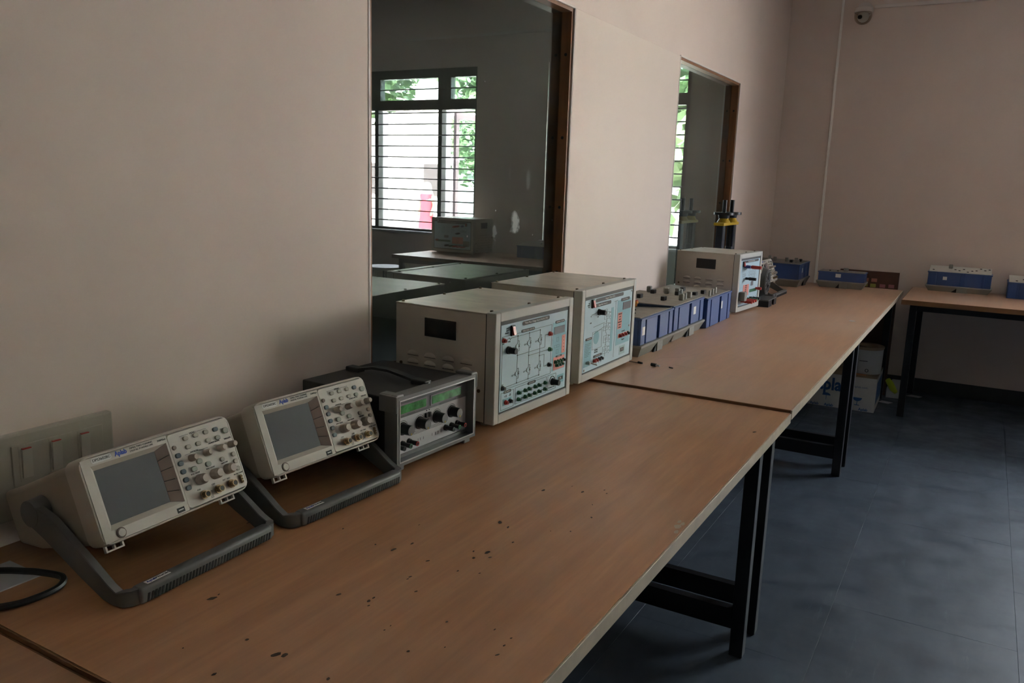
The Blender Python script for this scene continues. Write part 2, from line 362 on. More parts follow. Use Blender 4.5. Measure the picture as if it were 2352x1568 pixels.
we = struct(wall_openings('wall_end', YE, YE+0.13, (X0, XR), ((2.60, 4.35),), WZ0, WZ1, wall_m), 'shaded cream end wall')
struct(wall_openings('wall_end_adjoining_room', YE, YE+0.13, (XL, X0), ((-1.965, -0.705),), WZ0, WZ1, dim_wall_m))
struct(MB().box(XR, XR+0.2, YB, YE+0.13, 0, ZC).build('wall_right', dim_wall_m))
struct(MB().box(XL, XR+0.2, YB-0.2, YB, 0, ZC).build('wall_back', dim_wall_m))
struct(MB().box(XL-0.2, XL, YB-0.2, YE+0.13, 0, ZC).build('wall_adjoining_room', dim_wall_m))
struct(MB().box(0.0, XR, YE-0.012, YE, 0, 0.10, 0.002).build('baseboard_end', skirt_m))
struct(MB().box(0.0, 0.012, YB, YE-0.012, 0, 0.10, 0.002).build('baseboard_left', skirt_m))

def partition_window(n, y0, y1, gm, label):
    w = bpy.data.objects.new('window_%d' % n, None); C.objects.link(w); struct(w, label); w.location = (0, 0, 0)
    f = MB(); t = 0.012
    f.box(X0, -0.001, y0, y0+t, GB, GT); f.box(X0, -0.001, y1-t, y1, GB, GT); f.box(X0, -0.001, y0+t, y1-t, GB, GB+t); f.box(X0, -0.001, y0+t, y1-t, GT-t, GT)
    fr = f.build('window_frame', frame_wood_m, w)
    bd = MB()
    for a, c in ((y0-0.008, y0), (y1, y1+0.008)): bd.box(0, 0.006, a, c, GB, GT+0.008, 0.001)
    bd.box(0, 0.006, y0, y1, GT, GT+0.008, 0.001); bd.build('white_beading', trim_m, w)
    for z in (1.05, 1.30, 1.56, 1.86): MB().cyl((-0.02, y1-t-0.001, z), (-0.02, y1-t+0.002, z), 0.006, n=8).build('screw', slot_m, fr)
    MB().box(GX-0.002, GX+0.002, y0+t, y1-t, GB+t, GT-t).build('pane', gm, w)
partition_window(1, G1[0], G1[1], glass1_m, 'brown framed glass pane with white paint smudges beside the cabinets')
partition_window(2, G2[0], G2[1], glass2_m, 'brown framed glass pane behind the handwheel stand')

def outside_window(n, xa, xb, m1, m2, label):
    w = bpy.data.objects.new('window_%d' % n, None); C.objects.link(w); struct(w, label)
    yf = 6.44; f = MB(); TZ = 2.075
    f.box(xa, xa+0.045, yf, yf+0.07, WZ0, WZ1); f.box(xb-0.045, xb, yf, yf+0.07, WZ0, WZ1); f.box(xa, xb, yf, yf+0.07, WZ0, WZ0+0.02); f.box(xa, xb, yf, yf+0.07, 2.315, WZ1)
    f.box(xa, xb, yf, yf+0.07, TZ-0.045, TZ+0.045)
    for a, c in m1: f.box(a, c, yf, yf+0.07, TZ, WZ1)
    for a, c in m2: f.box(a, c, yf, yf+0.07, WZ0, TZ)
    fr = f.build('window_frame', winframe_m, w)
    bar = MB().cyl((xa+0.02, 6.425, 0), (xb-0.02, 6.425, 0), 0.0055, n=8).build('grille_bar', winframe_m, w); bar.location = (0, 0, 0.985)
    for k in range(1, 11): inst(bar, w, (0, 0, 0.985+0.1015*k))
    inst(bar, w, (0, 0, 2.215))
    MB().box(xa-0.03, xb+0.03, YE-0.03, yf, WZ0-0.025, WZ0, 0.004).build('window_sill', sill_m, w)
    for a, c in m2:
        MB().box(a+0.005, c-0.005, yf+0.07, yf+0.16, WZ0, TZ-0.045).build('post', reveal_m, w)
    gap = [xa] + [v for p in m1 for v in p] + [xb]
    for a, c in zip(gap[::2], gap[1::2]):
        MB().box(a, c, yf+0.03, yf+0.034, TZ+0.045, 2.315).build('pane', clear_m, w)
    return w
w3 = outside_window(3, 2.60, 4.35, ((2.915, 3.06), (3.740, 3.865)), ((3.010, 3.055), (3.765, 3.81)), 'dark framed barred window in the end wall')
w4 = outside_window(4, -1.965, -0.705, ((-1.46, -1.36),), ((-1.44, -1.39),), 'dark framed barred window in the adjoining room')
def sash(parent, x, y0, wd, ang):
    b = MB(); h0, h1 = 0.93, 2.02
    b.box(0, wd, -0.015, 0.015, h1-0.06, h1); b.box(0, wd, -0.015, 0.015, h0, h0+0.06); b.box(0, 0.05, -0.015, 0.015, h0+0.06, h1-0.06); b.box(wd-0.05, wd, -0.015, 0.015, h0+0.06, h1-0.06)
    o = b.build('sash', sash_m, parent); o.location = (x, y0, 0); o.rotation_euler = (0, 0, ang)
    MB().box(0.05, wd-0.05, -0.002, 0.002, h0+0.06, h1-0.06).build('pane', clear_m, o)
sash(w3, 2.985, 6.62, 0.42, math.radians(92)); sash(w3, 4.36, 6.56, 0.38, math.radians(4))

# surface conduit and cable casing on the end wall
tag(MB().box(0.346, 0.362, YE-0.012, YE, 0.62, ZC, 0.002).build('conduit', mat('conduit_pvc', (0.82, 0.77, 0.72), 0.5)), 'thin white vertical cable conduit on the end wall', 'conduit')
tag(MB().box(0.56, 3.4, YE-0.014, YE, 2.640, 2.664, 0.002).build('cable_casing', trim_m), 'pale horizontal cable casing beside the dome camera', 'cable casing')
dome = thing('security_camera', 'small white dome security camera high on the end wall', 'camera', (0.50, YE, 2.585))
MB().cyl((0, 0, 0.045), (0, -0.035, 0.045), 0.055, 0.05, 24).build('mount', trim_m, dome, True)
MB().cyl((0, -0.062, 0.052), (0, -0.062, 0.022), 0.050, 0.060, 24).build('collar', trim_m, dome, True)
MB().ball((0, -0.062, -0.005), 0.038, 20).build('camera_ball', mat('camera_white', (0.62, 0.62, 0.58), 0.35), dome, True)
MB().cyl((-0.012, -0.09, -0.01), (-0.016, -0.108, -0.014), 0.014, 0.013, 16).build('lens', blackp_m, dome, True)
d = MB().ball((0, -0.062, 0.0), 0.058, 24)
bmesh.ops.bisect_plane(d.bm, geom=list(d.bm.verts)+list(d.bm.edges)+list(d.bm.faces), plane_co=(0, 0, 0.022), plane_no=(0, 0, 1), clear_outer=True)
d.build('clear_dome', glass_material('smoked_dome_glass', 1.4, (0.8, 0.76, 0.7)), dome, True)

# ------------------------------------------------------------------ tables
def table(x0, x1, y0, y1, z, legs, along, label, front, bands, wood=None):
    """legs: (front coordinate pair, rear pair) and positions; built in world axes around a base Empty"""
    cx, cy = (x0+x1)/2, (y0+y1)/2
    t = thing('work_table', label, 'table', (cx, cy, 0), 0, 'wood topped lab tables')
    L_ = lambda a, b, c, d: (a-cx, b-cx, c-cy, d-cy)
    th = 0.028
    top = MB().box(*L_(x0, x1, y0, y1), z-th, z).build('table_top', wood or wood_m, t)
    e = 0.004
    for sd, mt in bands.items():
        hi = 0.0002 if sd in ('-y', '+y') else 0.0015
        if sd == '+x': q = L_(x1, x1+e, y0, y1)
        if sd == '-y': q = L_(x0, x1, y0-e, y0)
        if sd == '+y': q = L_(x0, x1, y1, y1+e)
        if sd == '-x': q = L_(x0-e, x0, y0, y1)
        MB().box(*q, z-th-0.002, z-hi, 0.0006).build('edge_band', mt, t)
    s = 0.040; zl = z-th
    (ra, rb), (ya, yb) = legs
    for a in (ra, rb):
        for c in (ya, yb):
            MB().box(*L_(a, a+s, c, c+s), 0, zl, 0.002).build('leg', steel_m, t)
    for c in (ya, yb):
        MB().box(*L_(ra+s, rb, c+0.002, c+s-0.002), zl-0.04, zl).build('rail', steel_m, t)
        if along == 'y': MB().box(*L_(ra+s, rb, c+0.004, c+s-0.004), 0.085, 0.149, 0.002).build('brace', steel_m, t)
    for a in (ra, rb):
        MB().box(*L_(a+0.002, a+s-0.002, ya+s, yb), zl-0.04, zl).build('rail', steel_m, t)
        if along == 'x': pass
    return t, top
TZ = 0.75; TZ1 = 0.745
LX = (0.06, 0.89)
t0, top0 = table(0.004, 0.975, -1.30, 0.558, TZ-0.012, (LX, (-1.2, 0.46)), 'y', 'wood topped table past the switch end, mostly out of view', '+x', {'+x': edge_m, '+y': edge_brown_m})
t1, top1 = table(0.004, 0.975, 0.566, 2.429, TZ-0.005, (LX, (0.68, 2.292)), 'y', 'wood topped black steel table carrying the two oscilloscopes', '+x', {'+x': edge_m, '+y': edge_brown_m, '-y': edge_brown_m})
t2, top2 = table(0.004, 0.975, 2.441, 4.306, TZ+0.002, (LX, (2.446, 4.161)), 'y', 'wood topped table carrying the three blue kit crates in a row', '+x', {'+x': edge_m, '-y': edge_brown_m}, woodd_m)
t3, top3 = table(0.004, 0.975, 4.312, 6.09, TZ, (LX, (4.335, 6.00)), 'y', 'wood topped table in the corner carrying motor and far crates', '+x', {'+x': edge_m}, woodd_m)
t4, top4 = table(1.017, 2.885, 5.54, 6.37, TZ, ((1.062, 2.80), (5.575, 6.30)), 'x', 'wood topped table standing against the end wall', '-y', {'-y': edge_brown_m, '-x': edge_brown_m}, woodd_m)
STAINS = [(0.443,0.779,14),(0.442,0.793,4),(0.637,0.723,14),(0.648,0.729,9),(0.603,0.648,6),(0.576,0.728,5),(0.519,0.666,3),(0.597,0.895,8),(0.649,0.905,8),(0.649,0.917,5),(0.658,0.894,5),(0.569,1.068,11),(0.582,1.106,7),(0.645,1.066,6),(0.692,0.969,5),(0.655,1.003,6),(0.656,0.995,4),(0.709,1.064,4),(0.744,1.077,4),(0.705,1.119,6),(0.714,1.151,11),(0.728,1.137,6),(0.691,1.141,5),(0.731,1.212,5),(0.665,1.275,11),(0.69,1.264,7),(0.657,1.47,11),(0.731,1.509,8),(0.804,1.396,6),(0.778,1.457,4),(0.698,1.527,4),(0.778,1.531,5),(0.785,0.921,4),(0.856,0.942,4),(0.888,0.935,4),(0.889,0.913,5),(0.893,0.888,6),(0.784,0.828,4),(0.735,0.72,6),(0.722,0.867,3),(0.722,0.853,3),(0.821,0.864,3),(0.544,1.178,4),(0.437,1.085,4),(0.277,1.087,5),(0.273,1.006,6),(0.53,1.066,4),(0.766,1.294,3),(0.798,1.314,4),(0.766,1.546,4),(0.933,2.173,13)]
sb = MB()
for x, y, r in STAINS:
    R = r*0.00052; k = random.uniform(0.5, 0.9); a0 = random.uniform(-0.5, 0.5); P = []
    for i in range(10):
        a = 2*PI*i/10; rr = R*random.uniform(0.75, 1.15); px, py = rr*k*math.cos(a), rr*1.25*math.sin(a)
        P.append((x-t1.location.x + px*math.cos(a0)-py*math.sin(a0), y-t1.location.y + px*math.sin(a0)+py*math.cos(a0)))
    sb.prism_z(P, TZ-0.0052, TZ-0.0048)
sb.build('stain', stain_m, top1, kind='stuff')
cp = MB()
for x, y, r in ((0.968, 1.425, 0.006), (0.962, 1.452, 0.008), (0.957, 1.475, 0.005), (0.966, 1.468, 0.006)):
    cp.prism_z([(x-t1.location.x + r*random.uniform(0.5, 1.0)*math.cos(a), y-t1.location.y + 1.6*r*random.uniform(0.6, 1.1)*math.sin(a)) for a in [2*PI*i/8 for i in range(8)]], TZ-0.0052, TZ-0.0047)
cp.build('laminate_chip', edge_m, top1, kind='stuff')
sc = MB()
def scratch(pts, w):
    P = [Vector((p[0]-t2.location.x, p[1]-t2.location.y, 0)) for p in pts]; L1 = []; L2 = []
    for i, p in enumerate(P):
        t_ = (P[min(i+1, len(P)-1)]-P[max(i-1, 0)]).normalized(); n = Vector((-t_.y, t_.x, 0))*w; L1.append(p+n); L2.append(p-n)
    sc.prism_z([(p.x, p.y) for p in L1+L2[::-1]], TZ+0.0018, TZ+0.0022)
scratch([(0.478, 2.824), (0.60, 2.80), (0.744, 2.769)], 0.0016); scratch([(0.544, 3.153), (0.65, 3.13), (0.75, 3.108)], 0.0012)
scratch([(0.395, 2.897), (0.451, 2.96), (0.485, 3.03), (0.498, 3.076), (0.495, 3.15)], 0.0012)
sc.build('scratch', mat('pale_scratch', (0.46, 0.33, 0.25), 0.5), top2, kind='stuff')

# ------------------------------------------------------------------ oscilloscopes
PW, PH = 0.29, 0.1265
def make_scope():
    root = thing('oscilloscope', '', 'oscilloscope', (0, 0, 0))
    ti = 0.389; c_, s_ = math.cos(ti), math.sin(ti)
    R = Matrix(((c_, 0, -s_, 0), (0, 1, 0, 0), (s_, 0, c_, 0.147), (0, 0, 0, 1)))
    B = lambda: MB(R)
    P = lambda s, t: ((s-0.5)*PW, (0.5-t)*PH)
    body = B().loft([rrect(0.262, 0.096, 0.010, -0.245, cz=0.012), rrect(0.270, 0.112, 0.010, -0.19, cz=0.004), rrect(0.290, 0.134, 0.012, -0.034), rrect(0.290, 0.134, 0.012, -0.030)]).build('body', beige_dk_m, root, True)
    B().box(-0.16, -0.04, -0.10, 0.10, 0.063, 0.0665, 0.001).build('vent_cover', beige_dk_m, body)
    B().box(-0.251, -0.236, -0.12, 0.12, -0.030, 0.050, 0.003).build('rear_cover', blackp_m, body)
    bez = B().loft([rrect(0.286, 0.130, 0.012, -0.033), rrect(0.300, 0.143, 0.016, -0.030), rrect(0.302, 0.145, 0.017, -0.002), rrect(0.2985, 0.1415, 0.016, 0.0062), rrect(0.2935, 0.1365, 0.014, 0.0068), rrect(0.2930, 0.1360, 0.014, 0.0)]).build('bezel', beige_m, root, True)
    # screen side: recess cut as sloped frame pieces in front of the face
    y0, zt = P(0.045, 0.07); y1, zb = P(0.532, 0.90); sy0, szt = P(0.068, 0.130); sy1, szb = P(0.456, 0.836)
    o = 0.0075
    fr = B()
    fl, fr_, ft, fb = -0.146, P(0.545, 0)[0], 0.0665, -0.0675
    for q in (((fl, zt), (fr_, zt), (fr_, ft), (fl, ft)), ((fl, fb), (fr_, fb), (fr_, zb), (fl, zb)), ((fl, zb), (y0, zb), (y0, zt), (fl, zt)), ((y1, zb), (fr_, zb), (fr_, zt), (y1, zt))):
        fr.prism(list(q), -0.001, o)
    frm = fr.build('screen_surround', face_m, root)
    sl = B()
    I = [(y0, zt), (y1, zt), (y1, zb), (y0, zb)]; J = [(sy0, szt), (sy1+0.0, szt), (sy1, szb), (sy0, szb)]
    for k in (0, 2, 3):
        a, b_, c2, d2 = I[k], I[(k+1) % 4], J[(k+1) % 4], J[k]
        v = [sl.bm.verts.new(p) for p in ((o, *a), (o, *b_), (0.0012, *c2), (0.0012, *d2))]; sl.bm.faces.new(v)
    sl.build('screen_slope', beige_m, frm)
    B().box(0.0002, 0.0012, sy0, sy1, szb, szt).build('screen', screen_m, frm)
    for k in range(5):
        za, zb_ = szt + (szb-szt)*(k/5.0) , szt + (szb-szt)*((k+1)/5.0)
        e0 = zt + (zb-zt)*(k/5.0); e1 = zt + (zb-zt)*((k+1)/5.0)
        g = 0.0006
        q = B(); 
        vv = [q.bm.verts.new(p) for p in ((o, y1, e0-g), (o, y1, e1+g), (0.0016, sy1, zb_+g), (0.0016, sy1, za-g), (-0.001, y1, e0-g), (-0.001, y1, e1+g), (-0.001, sy1, zb_+g), (-0.001, sy1, za-g))]
        for f in ((0, 1, 2, 3), (7, 6, 5, 4), (0, 4, 5, 1), (1, 5, 6, 2), (2, 6, 7, 3), (3, 7, 4, 0)): q.bm.faces.new([vv[i] for i in f])
        q.build('softkey_strip', taupe_m, frm)
    B().box(-0.001, 0.0012, sy1, y1, zb, zt).build('softkey_base', slot_m, frm)
    # right control face
    cf = B().loft([rrect(0.1335, 0.1335, 0.006, -0.001, cy=0.0797, cz=0), rrect(0.1335, 0.1335, 0.006, 0.0055, cy=0.0797, cz=0), rrect(0.131, 0.131, 0.006, 0.0075, cy=0.0797, cz=0)]).build('control_face', face_m, root, True)
    X = 0.0075
    def but(s, t, w, h, m, name='button', hgt=0.0035):
        y, z = P(s, t); B().loft([rrect(w, h, min(w, h)*0.45, X-0.001, 3, y, z), rrect(w, h, min(w, h)*0.45, X+hgt*0.7, 3, y, z), rrect(w*0.85, h*0.8, min(w, h)*0.36, X+hgt, 3, y, z)]).build(name, m, cf, True)
    def knob(s, t, r, l, name='knob'):
        y, z = P(s, t); q = B().cyl((X-0.001, y, z), (X+l*0.72, y, z), r*1.06, r, 18).cyl((X+l*0.72, y, z), (X+l, y, z), r, r*0.72, 18); q.build(name, knob_m, cf, True)
    for t in (0.287, 0.40, 0.516, 0.633, 0.748): but(0.58, t, 0.011, 0.0085, bbtn_m)
    for s in (0.665, 0.741, 0.818): but(s, 0.092, 0.0115, 0.0078, cbtn_m); but(s, 0.215, 0.0115, 0.0078, cbtn_m)
    but(0.893, 0.098, 0.0115, 0.0078, bbtn_m); but(0.892, 0.220, 0.0115, 0.0078, gbtn_m); but(0.965, 0.155, 0.014, 0.011, gbtn_m)
    for s, t in ((0.710, 0.452), (0.765, 0.532), (0.658, 0.531)): but(s, t, 0.0125, 0.0095, gbtn_m)
    for s, t in ((0.874, 0.536), (0.968, 0.52), (0.968, 0.626), (0.968, 0.736)): but(s, t, 0.010, 0.0082, cbtn_m)
    for s in (0.665, 0.776, 0.885, 0.972): knob(s, 0.375, 0.0062, 0.015)
    for s in (0.675, 0.787, 0.893): knob(s, 0.695, 0.0092, 0.018)
    y, z = P(0.571, 0.17); B().cyl((X-0.001, y, z), (X+0.003, y, z), 0.0042, 0.0036, 12).build('button', taupe_m, cf, True)
    for s in (0.664, 0.773, 0.879):
        y, z = P(s, 0.911)
        q = B().cyl((X-0.001, y, z), (X+0.014, y, z), 0.0058, 0.0058, 16).cyl((X+0.003, y, z), (X+0.005, y, z), 0.0078, 0.0078, 16).cyl((X+0.007, y-0.009, z), (X+0.007, y+0.009, z), 0.0012, n=8)
        cn = q.build('connector', brass_m, cf, True)
        B().cyl((X+0.0142, y, z), (X+0.0145, y, z), 0.0045, n=12).build('socket', slot_m, cn)
    y, z = P(0.968, 0.90); q = B().box(X, X+0.004, y-0.0025, y+0.0025, z-0.008, z+0.008, 0.001)
    for dz in (-0.005, 0, 0.005): q.tube([(X+0.002, y-0.003, z+dz), (X+0.006, y, z+dz), (X+0.002, y+0.003, z+dz)], 0.001, 6)
    q.build('probe_terminal', brass_m, cf)
    pr = B()
    for (a, c) in (((0.63, 0.045), (0.695, 0.045)), ((0.76, 0.045), (0.83, 0.045)), ((0.63, 0.31), (0.67, 0.31)), ((0.735, 0.31), (0.80, 0.31)), ((0.85, 0.31), (0.87, 0.31))):
        pr.line(P(*a), P(*c), 0.0006, X)
    for k in range(6): pr.line(P(0.715, 0.90+0.018*k), P(0.735, 0.90+0.018*k), 0.0009, X)
    pr.build('print', ink_m, cf, kind='stuff')
    for tx, s, t, sz in (('MENU', 0.728, 0.045, 0.005), ('VERTICAL', 0.70, 0.30, 0.004), ('HORIZONTAL', 0.86, 0.265, 0.004), ('TRIGGER', 0.965, 0.275, 0.004), ('VOLTS/DIV', 0.66, 0.595, 0.004), ('VOLTS/DIV', 0.775, 0.595, 0.004), ('TIME/DIV', 0.885, 0.595, 0.004), ('CH1', 0.648, 0.825, 0.004), ('CH2', 0.757, 0.825, 0.004), ('EXT TRIG', 0.862, 0.825, 0.004), ('PROBE COMP', 0.962, 0.81, 0.0035)):
        y, z = P(s, t); text('print', tx, sz, ink_m, cf, R @ T((X+0.0002, y, z)) @ FX)
    y, z = P(0.118, 0.012); B().loft([rrect(0.036, 0.0092, 0.004, o, 4, y, z), rrect(0.036, 0.0092, 0.004, o+0.0005, 4, y, z)]).build('name_label', white_m, frm)
    text('print', 'DPS3602BC', 0.0062, ink_m, frm, R @ T((o+0.0008, y, z)) @ FX)
    y, z = P(0.238, 0.012); text('logo', 'Aplab', 0.0105, blueink_m, frm, R @ T((o+0.0003, y, z)) @ FX, 'CENTER', 0.9, 0.0002, 0.0004)
    y, z = P(0.295, -0.002); text('print', '25MHz TWO CHANNEL', 0.0042, ink_m, frm, R @ T((o+0.0003, y, z)) @ FX, 'LEFT')
    y, z = P(0.295, 0.034); text('print', 'DIGITAL POWERSCOPE', 0.0042, ink_m, frm, R @ T((o+0.0003, y, z)) @ FX, 'LEFT')
    y, z = P(0.508, 0.015); text('print', '250MSa/s', 0.0045, ink_m, frm, R @ T((o+0.0003, y, z)) @ FX)
    y, z = P(0.097, 0.963); q = B().cyl((o-0.001, y, z), (o+0.003, y, z), 0.0068, 0.0062, 20); q.build('power_button', face_m, frm, True)
    q = B(); q.tube([(o+0.0006, y+0.0078*math.cos(a*PI/12), z+0.0078*math.sin(a*PI/12)) for a in range(25)], 0.0009, 6); q.build('button_ring', taupe_m, frm)
    y, z = P(0.489, 0.985); B().box(o, o+0.0006, y-0.0075, y+0.0075, z-0.0042, z+0.0042).build('usb_port', slot_m, frm)
    B().box(o+0.0004, o+0.0010, y-0.005, y+0.005, z-0.0005, z+0.0012).build('usb_tongue', white_m, frm)
    for cy in (-0.125, 0.105):                        # flip feet under the front edge
        q = B(); q.box(-0.012, -0.006, cy-0.016, cy+0.016, -0.0815, -0.0790)
        for dy in (-0.0145, 0, 0.0145): q.box(-0.012, -0.006, cy+dy-0.0015, cy+dy+0.0015, -0.080, -0.068)
        q.build('flip_foot', face_m, root)
    # carrying handle folded forward as a stand (untilted coordinates)
    hy = 0.157; hd = MB()
    def arm(sy):
        pts = [(-0.130, 0.108), (-0.085, 0.092), (0.0, 0.045), (0.048, 0.019), (0.066, 0.0135)]
        ws = [0.019, 0.022, 0.019, 0.015, 0.0125]; secs = []
        for (x, z), wv in zip(pts, ws):
            secs.append([(x+wv*0.45*a, sy*(hy+b_), z+wv*0.9*a) for a, b_ in ((-1, -0.007), (1, -0.007), (1, 0.007), (-1, 0.007))])
        # bend into the bar
        for a in (30, 60, 90):
            r = 0.020; cx0, cy0 = 0.066, hy-r; an = math.radians(a)
            px, py = cx0 + r*math.sin(an), cy0 + r*math.cos(an)
            nx, ny = math.sin(an), math.cos(an)
            secs.append([(px+nx*q_, sy*(py+ny*q_), 0.0135+0.0125*w_) for w_, q_ in ((-1, -0.007), (1, -0.007), (1, 0.007), (-1, 0.007))])
        return secs
    for sy in (-1, 1):
        q = MB().loft(arm(sy)); bmesh.ops.bevel(q.bm, geom=list(q.bm.edges), offset=0.003, segments=2, affect='EDGES', clamp_overlap=True)
        q.build('handle_arm', handle_m, root, True)
        MB().cyl((-0.128, sy*0.134, 0.108), (-0.128, sy*(hy+0.008), 0.108), 0.024, 0.022, 24).build('handle_pivot', handle_m, root, True)
    bar = MB().box(0.074, 0.098, -0.140, 0.140, 0.0008, 0.027, 0.005, 3).build('handle_bar', handle_m, root, True)
    q = MB()
    for k in range(40):
        yy = -0.130 + k*0.0066
        q.prism([(yy, 0.0035), (yy+0.0038, 0.0035), (yy+0.0065, 0.0165), (yy+0.0027, 0.0165)], 0.0975, 0.0985)
    q.build('grip_slots', slot_m, bar, kind='stuff')
    q = MB().box(0.0805, 0.0905, -0.122, -0.078, 0.0268, 0.0275); q.build('bar_label', white_m, bar)
    FZ = Matrix(((0, -1, 0, 0.0855), (1, 0, 0, 0), (0, 0, 1, 0.0277), (0, 0, 0, 1)))
    text('logo', 'Aplab', 0.0075, blueink_m, bar, FZ @ T((-0.111, 0, 0)))
    text('print', 'DPS3602BC', 0.006, ink_m, bar, FZ @ T((-0.092, 0, 0)))
    return root
scope = make_scope()
scope.location = (0.273, 0.840, TZ-0.005); scope.rotation_euler = (0, 0, 0.043); scope.scale = (0.986,)*3
tag(scope, 'beige digital oscilloscope tilted on its handle below the wall switches', 'oscilloscope', 'oscilloscopes on the tables')
sc2 = copy_tree(scope); sc2.location = (0.2786, 1.193, TZ-0.005); sc2.rotation_euler = (0, 0, -0.0355); sc2.scale = (1.017,)*3
sc2['label'] = 'beige digital oscilloscope tilted on its handle beside the black power supply'
sc3 = copy_tree(scope); sc3.location = (0.272, 5.155, TZ); sc3.rotation_euler = (0, 0, -0.02); sc3.scale = (1, 1, 1)
sc3['label'] = 'beige oscilloscope half hidden behind the grey motor on the table'

# ------------------------------------------------------------------ power supply
def make_psu():
    w, h, d = 0.300, 0.160, 0.300; z0 = 0.015
    r = thing('power_supply', 'black bench power supply with two green displays and four knobs', 'power supply', (0.351, 1.516, TZ-0.005), -0.045)
    MB().box(-d, -0.028, -w/2+0.006, w/2-0.006, z0+0.006, z0+h-0.006, 0.002).build('case', black2_m, r)
    f = MB(); a = 0.010
    f.box(-0.036, 0, -w/2, -w/2+a, z0, z0+h); f.box(-0.036, 0, w/2-a, w/2, z0, z0+h); f.box(-0.036, 0, -w/2+a, w/2-a, z0+h-a, z0+h); f.box(-0.036, 0, -w/2+a, w/2-a, z0, z0+a)
    fr = f.build('front_frame', alu_m, r)
    e = MB(); a2 = 0.0022
    yi, zi0, zi1 = w/2-0.008, z0+0.008, z0+h-0.008
    e.box(-0.001, 0.0012, -yi, yi, zi1-a2, zi1); e.box(-0.001, 0.0012, -yi, yi, zi0, zi0+a2); e.box(-0.001, 0.0012, -yi, -yi+a2, zi0, zi1); e.box(-0.001, 0.0012, yi-a2, yi, zi0, zi1)
    e.build('bright_edge', aluh_m, fr)
    for sy in (-1, 1):
        MB().box(-0.05, 0.001, sy*w/2-0.022 if sy > 0 else -w/2-0.002, sy*w/2+0.002 if sy > 0 else -w/2+0.022, z0+h-0.002, z0+h+0.006, 0.003, 2).build('corner_guard', alu_m, fr)
        MB().box(-0.05, 0.001, (w/2-0.002) if sy > 0 else (-w/2-0.004), (w/2+0.004) if sy > 0 else (-w/2+0.002), z0+h-0.035, z0+h+0.004, 0.002, 2).build('corner_guard', alu_m, fr)
    X = -0.024; iw, ih = w-0.02, h-0.02; zc = z0+h/2
    P = lambda s, t: ((s-0.5)*iw, zc+(0.5-t)*ih)
    face = MB().box(X-0.004, X, -iw/2, iw/2, zc-ih/2, zc+ih/2).build('front_panel', psu_face_m, r)
    def pb(s0, s1, t0, t1, x0, x1, m, name, par):
        (ya, za), (yb, zb) = P(s0, t0), P(s1, t1); return MB().box(X+x0, X+x1, ya, yb, zb, za).build(name, m, par)
    fas = pb(0.0, 1.0, 0.0, 0.34, 0, 0.002, psu_dark_m, 'fascia', face)
    for s0, s1 in ((0.013, 0.435), (0.478, 0.925)):
        pb(s0, s1, 0.115, 0.295, 0.002, 0.0035, alu_m, 'display_frame', face)
        pb(s0+0.018, s1-0.018, 0.138, 0.272, 0.0035, 0.0042, green_m, 'display', face)
    y, z = P(0.47, 0.06); text('print', 'DC REGULATED DUAL POWER SUPPLY', 0.0058, mat('grey_print', (0.3, 0.3, 0.3), 0.5), face, T((X+0.0022, y, z)) @ FX)
    for s, tx in ((0.16, 'AMPS'), (0.30, 'VOLTS'), (0.62, 'AMPS'), (0.82, 'VOLTS')):
        y, z = P(s, 0.315); text('print', tx, 0.0042, mat('grey_print', (0.3, 0.3, 0.3), 0.5), face, T((X+0.0022, y, z)) @ FX)
    for s in (0.13, 0.345, 0.575, 0.785):
        y, z = P(s, 0.53)
        q = MB().cyl((X, y, z), (X+0.003, y, z), 0.0155, 0.0150, 20).cyl((X+0.003, y, z), (X+0.026, y, z), 0.0125, 0.0115, 20)
        k = q.build('knob', blackp_m, face, True)
        MB().cyl((X+0.026, y, z), (X+0.0266, y, z), 0.0110, n=20).build('knob_cap', alu_m, k, True)
        MB().box(X+0.0266, X+0.027, y-0.0012, y+0.0012, z-0.010, z-0.006).build('pointer', yellow_m, k)
        q = MB(); q.tube([(X+0.0003, y+0.0185*math.cos(a), z+0.0185*math.sin(a)) for a in [math.radians(-30+240*i/16) for i in range(17)]], 0.0005, 4); q.build('scale_print', ink_m, face)
    for s in (0.430, 0.468): pb(s-0.013, s+0.013, 0.40, 0.475, 0, 0.006, blackp_m, 'slide_switch', face)
    for s, t in ((0.425, 0.52), (0.46, 0.52), (0.225, 0.56), (0.685, 0.555), (0.44, 0.365), (0.475, 0.362)):
        y, z = P(s, t); MB().cyl((X, y, z), (X+0.001, y, z), 0.0015, n=8).build('indicator', ink_m, face)
    y, z = P(0.04, 0.54); MB().cyl((X, y, z), (X+0.008, y, z), 0.006, 0.005, 12).build('power_button', blackp_m, face, True)
    for ss in ((0.045, 0.125, 0.208), (0.70, 0.785, 0.868)):
        for s, m in zip(ss, (blackp_m, greenp_m, red_m)):
            y, z = P(s, 0.785); q = MB().cyl((X, y, z), (X+0.006, y, z), 0.0075, 0.0070, 14).cyl((X+0.006, y, z), (X+0.026, y, z), 0.0052, 0.0055, 14)
            k = q.build('terminal', blackp_m, face, True)
            MB().cyl((X+0.026, y, z), (X+0.0275, y, z), 0.0055, n=14).build('terminal_cap', m, k, True)
            MB().cyl((X+0.0275, y, z), (X+0.0277, y, z), 0.003, n=10).build('socket', slot_m, k)
    pr = MB()
    for t in (0.66, 0.68, 0.70): pr.line(P(0.27, t), P(0.66, t), 0.0006, X)
    for s in (0.33, 0.36, 0.40, 0.52, 0.56, 0.60, 0.64): pr.line(P(s, 0.80), P(s, 0.84), 0.0008, X)
    pr.build('print', ink_m, face, kind='stuff')
    pb(0.0, 1.0, 0.95, 1.0, 0, 0.004, alu_m, 'lower_trim', face)
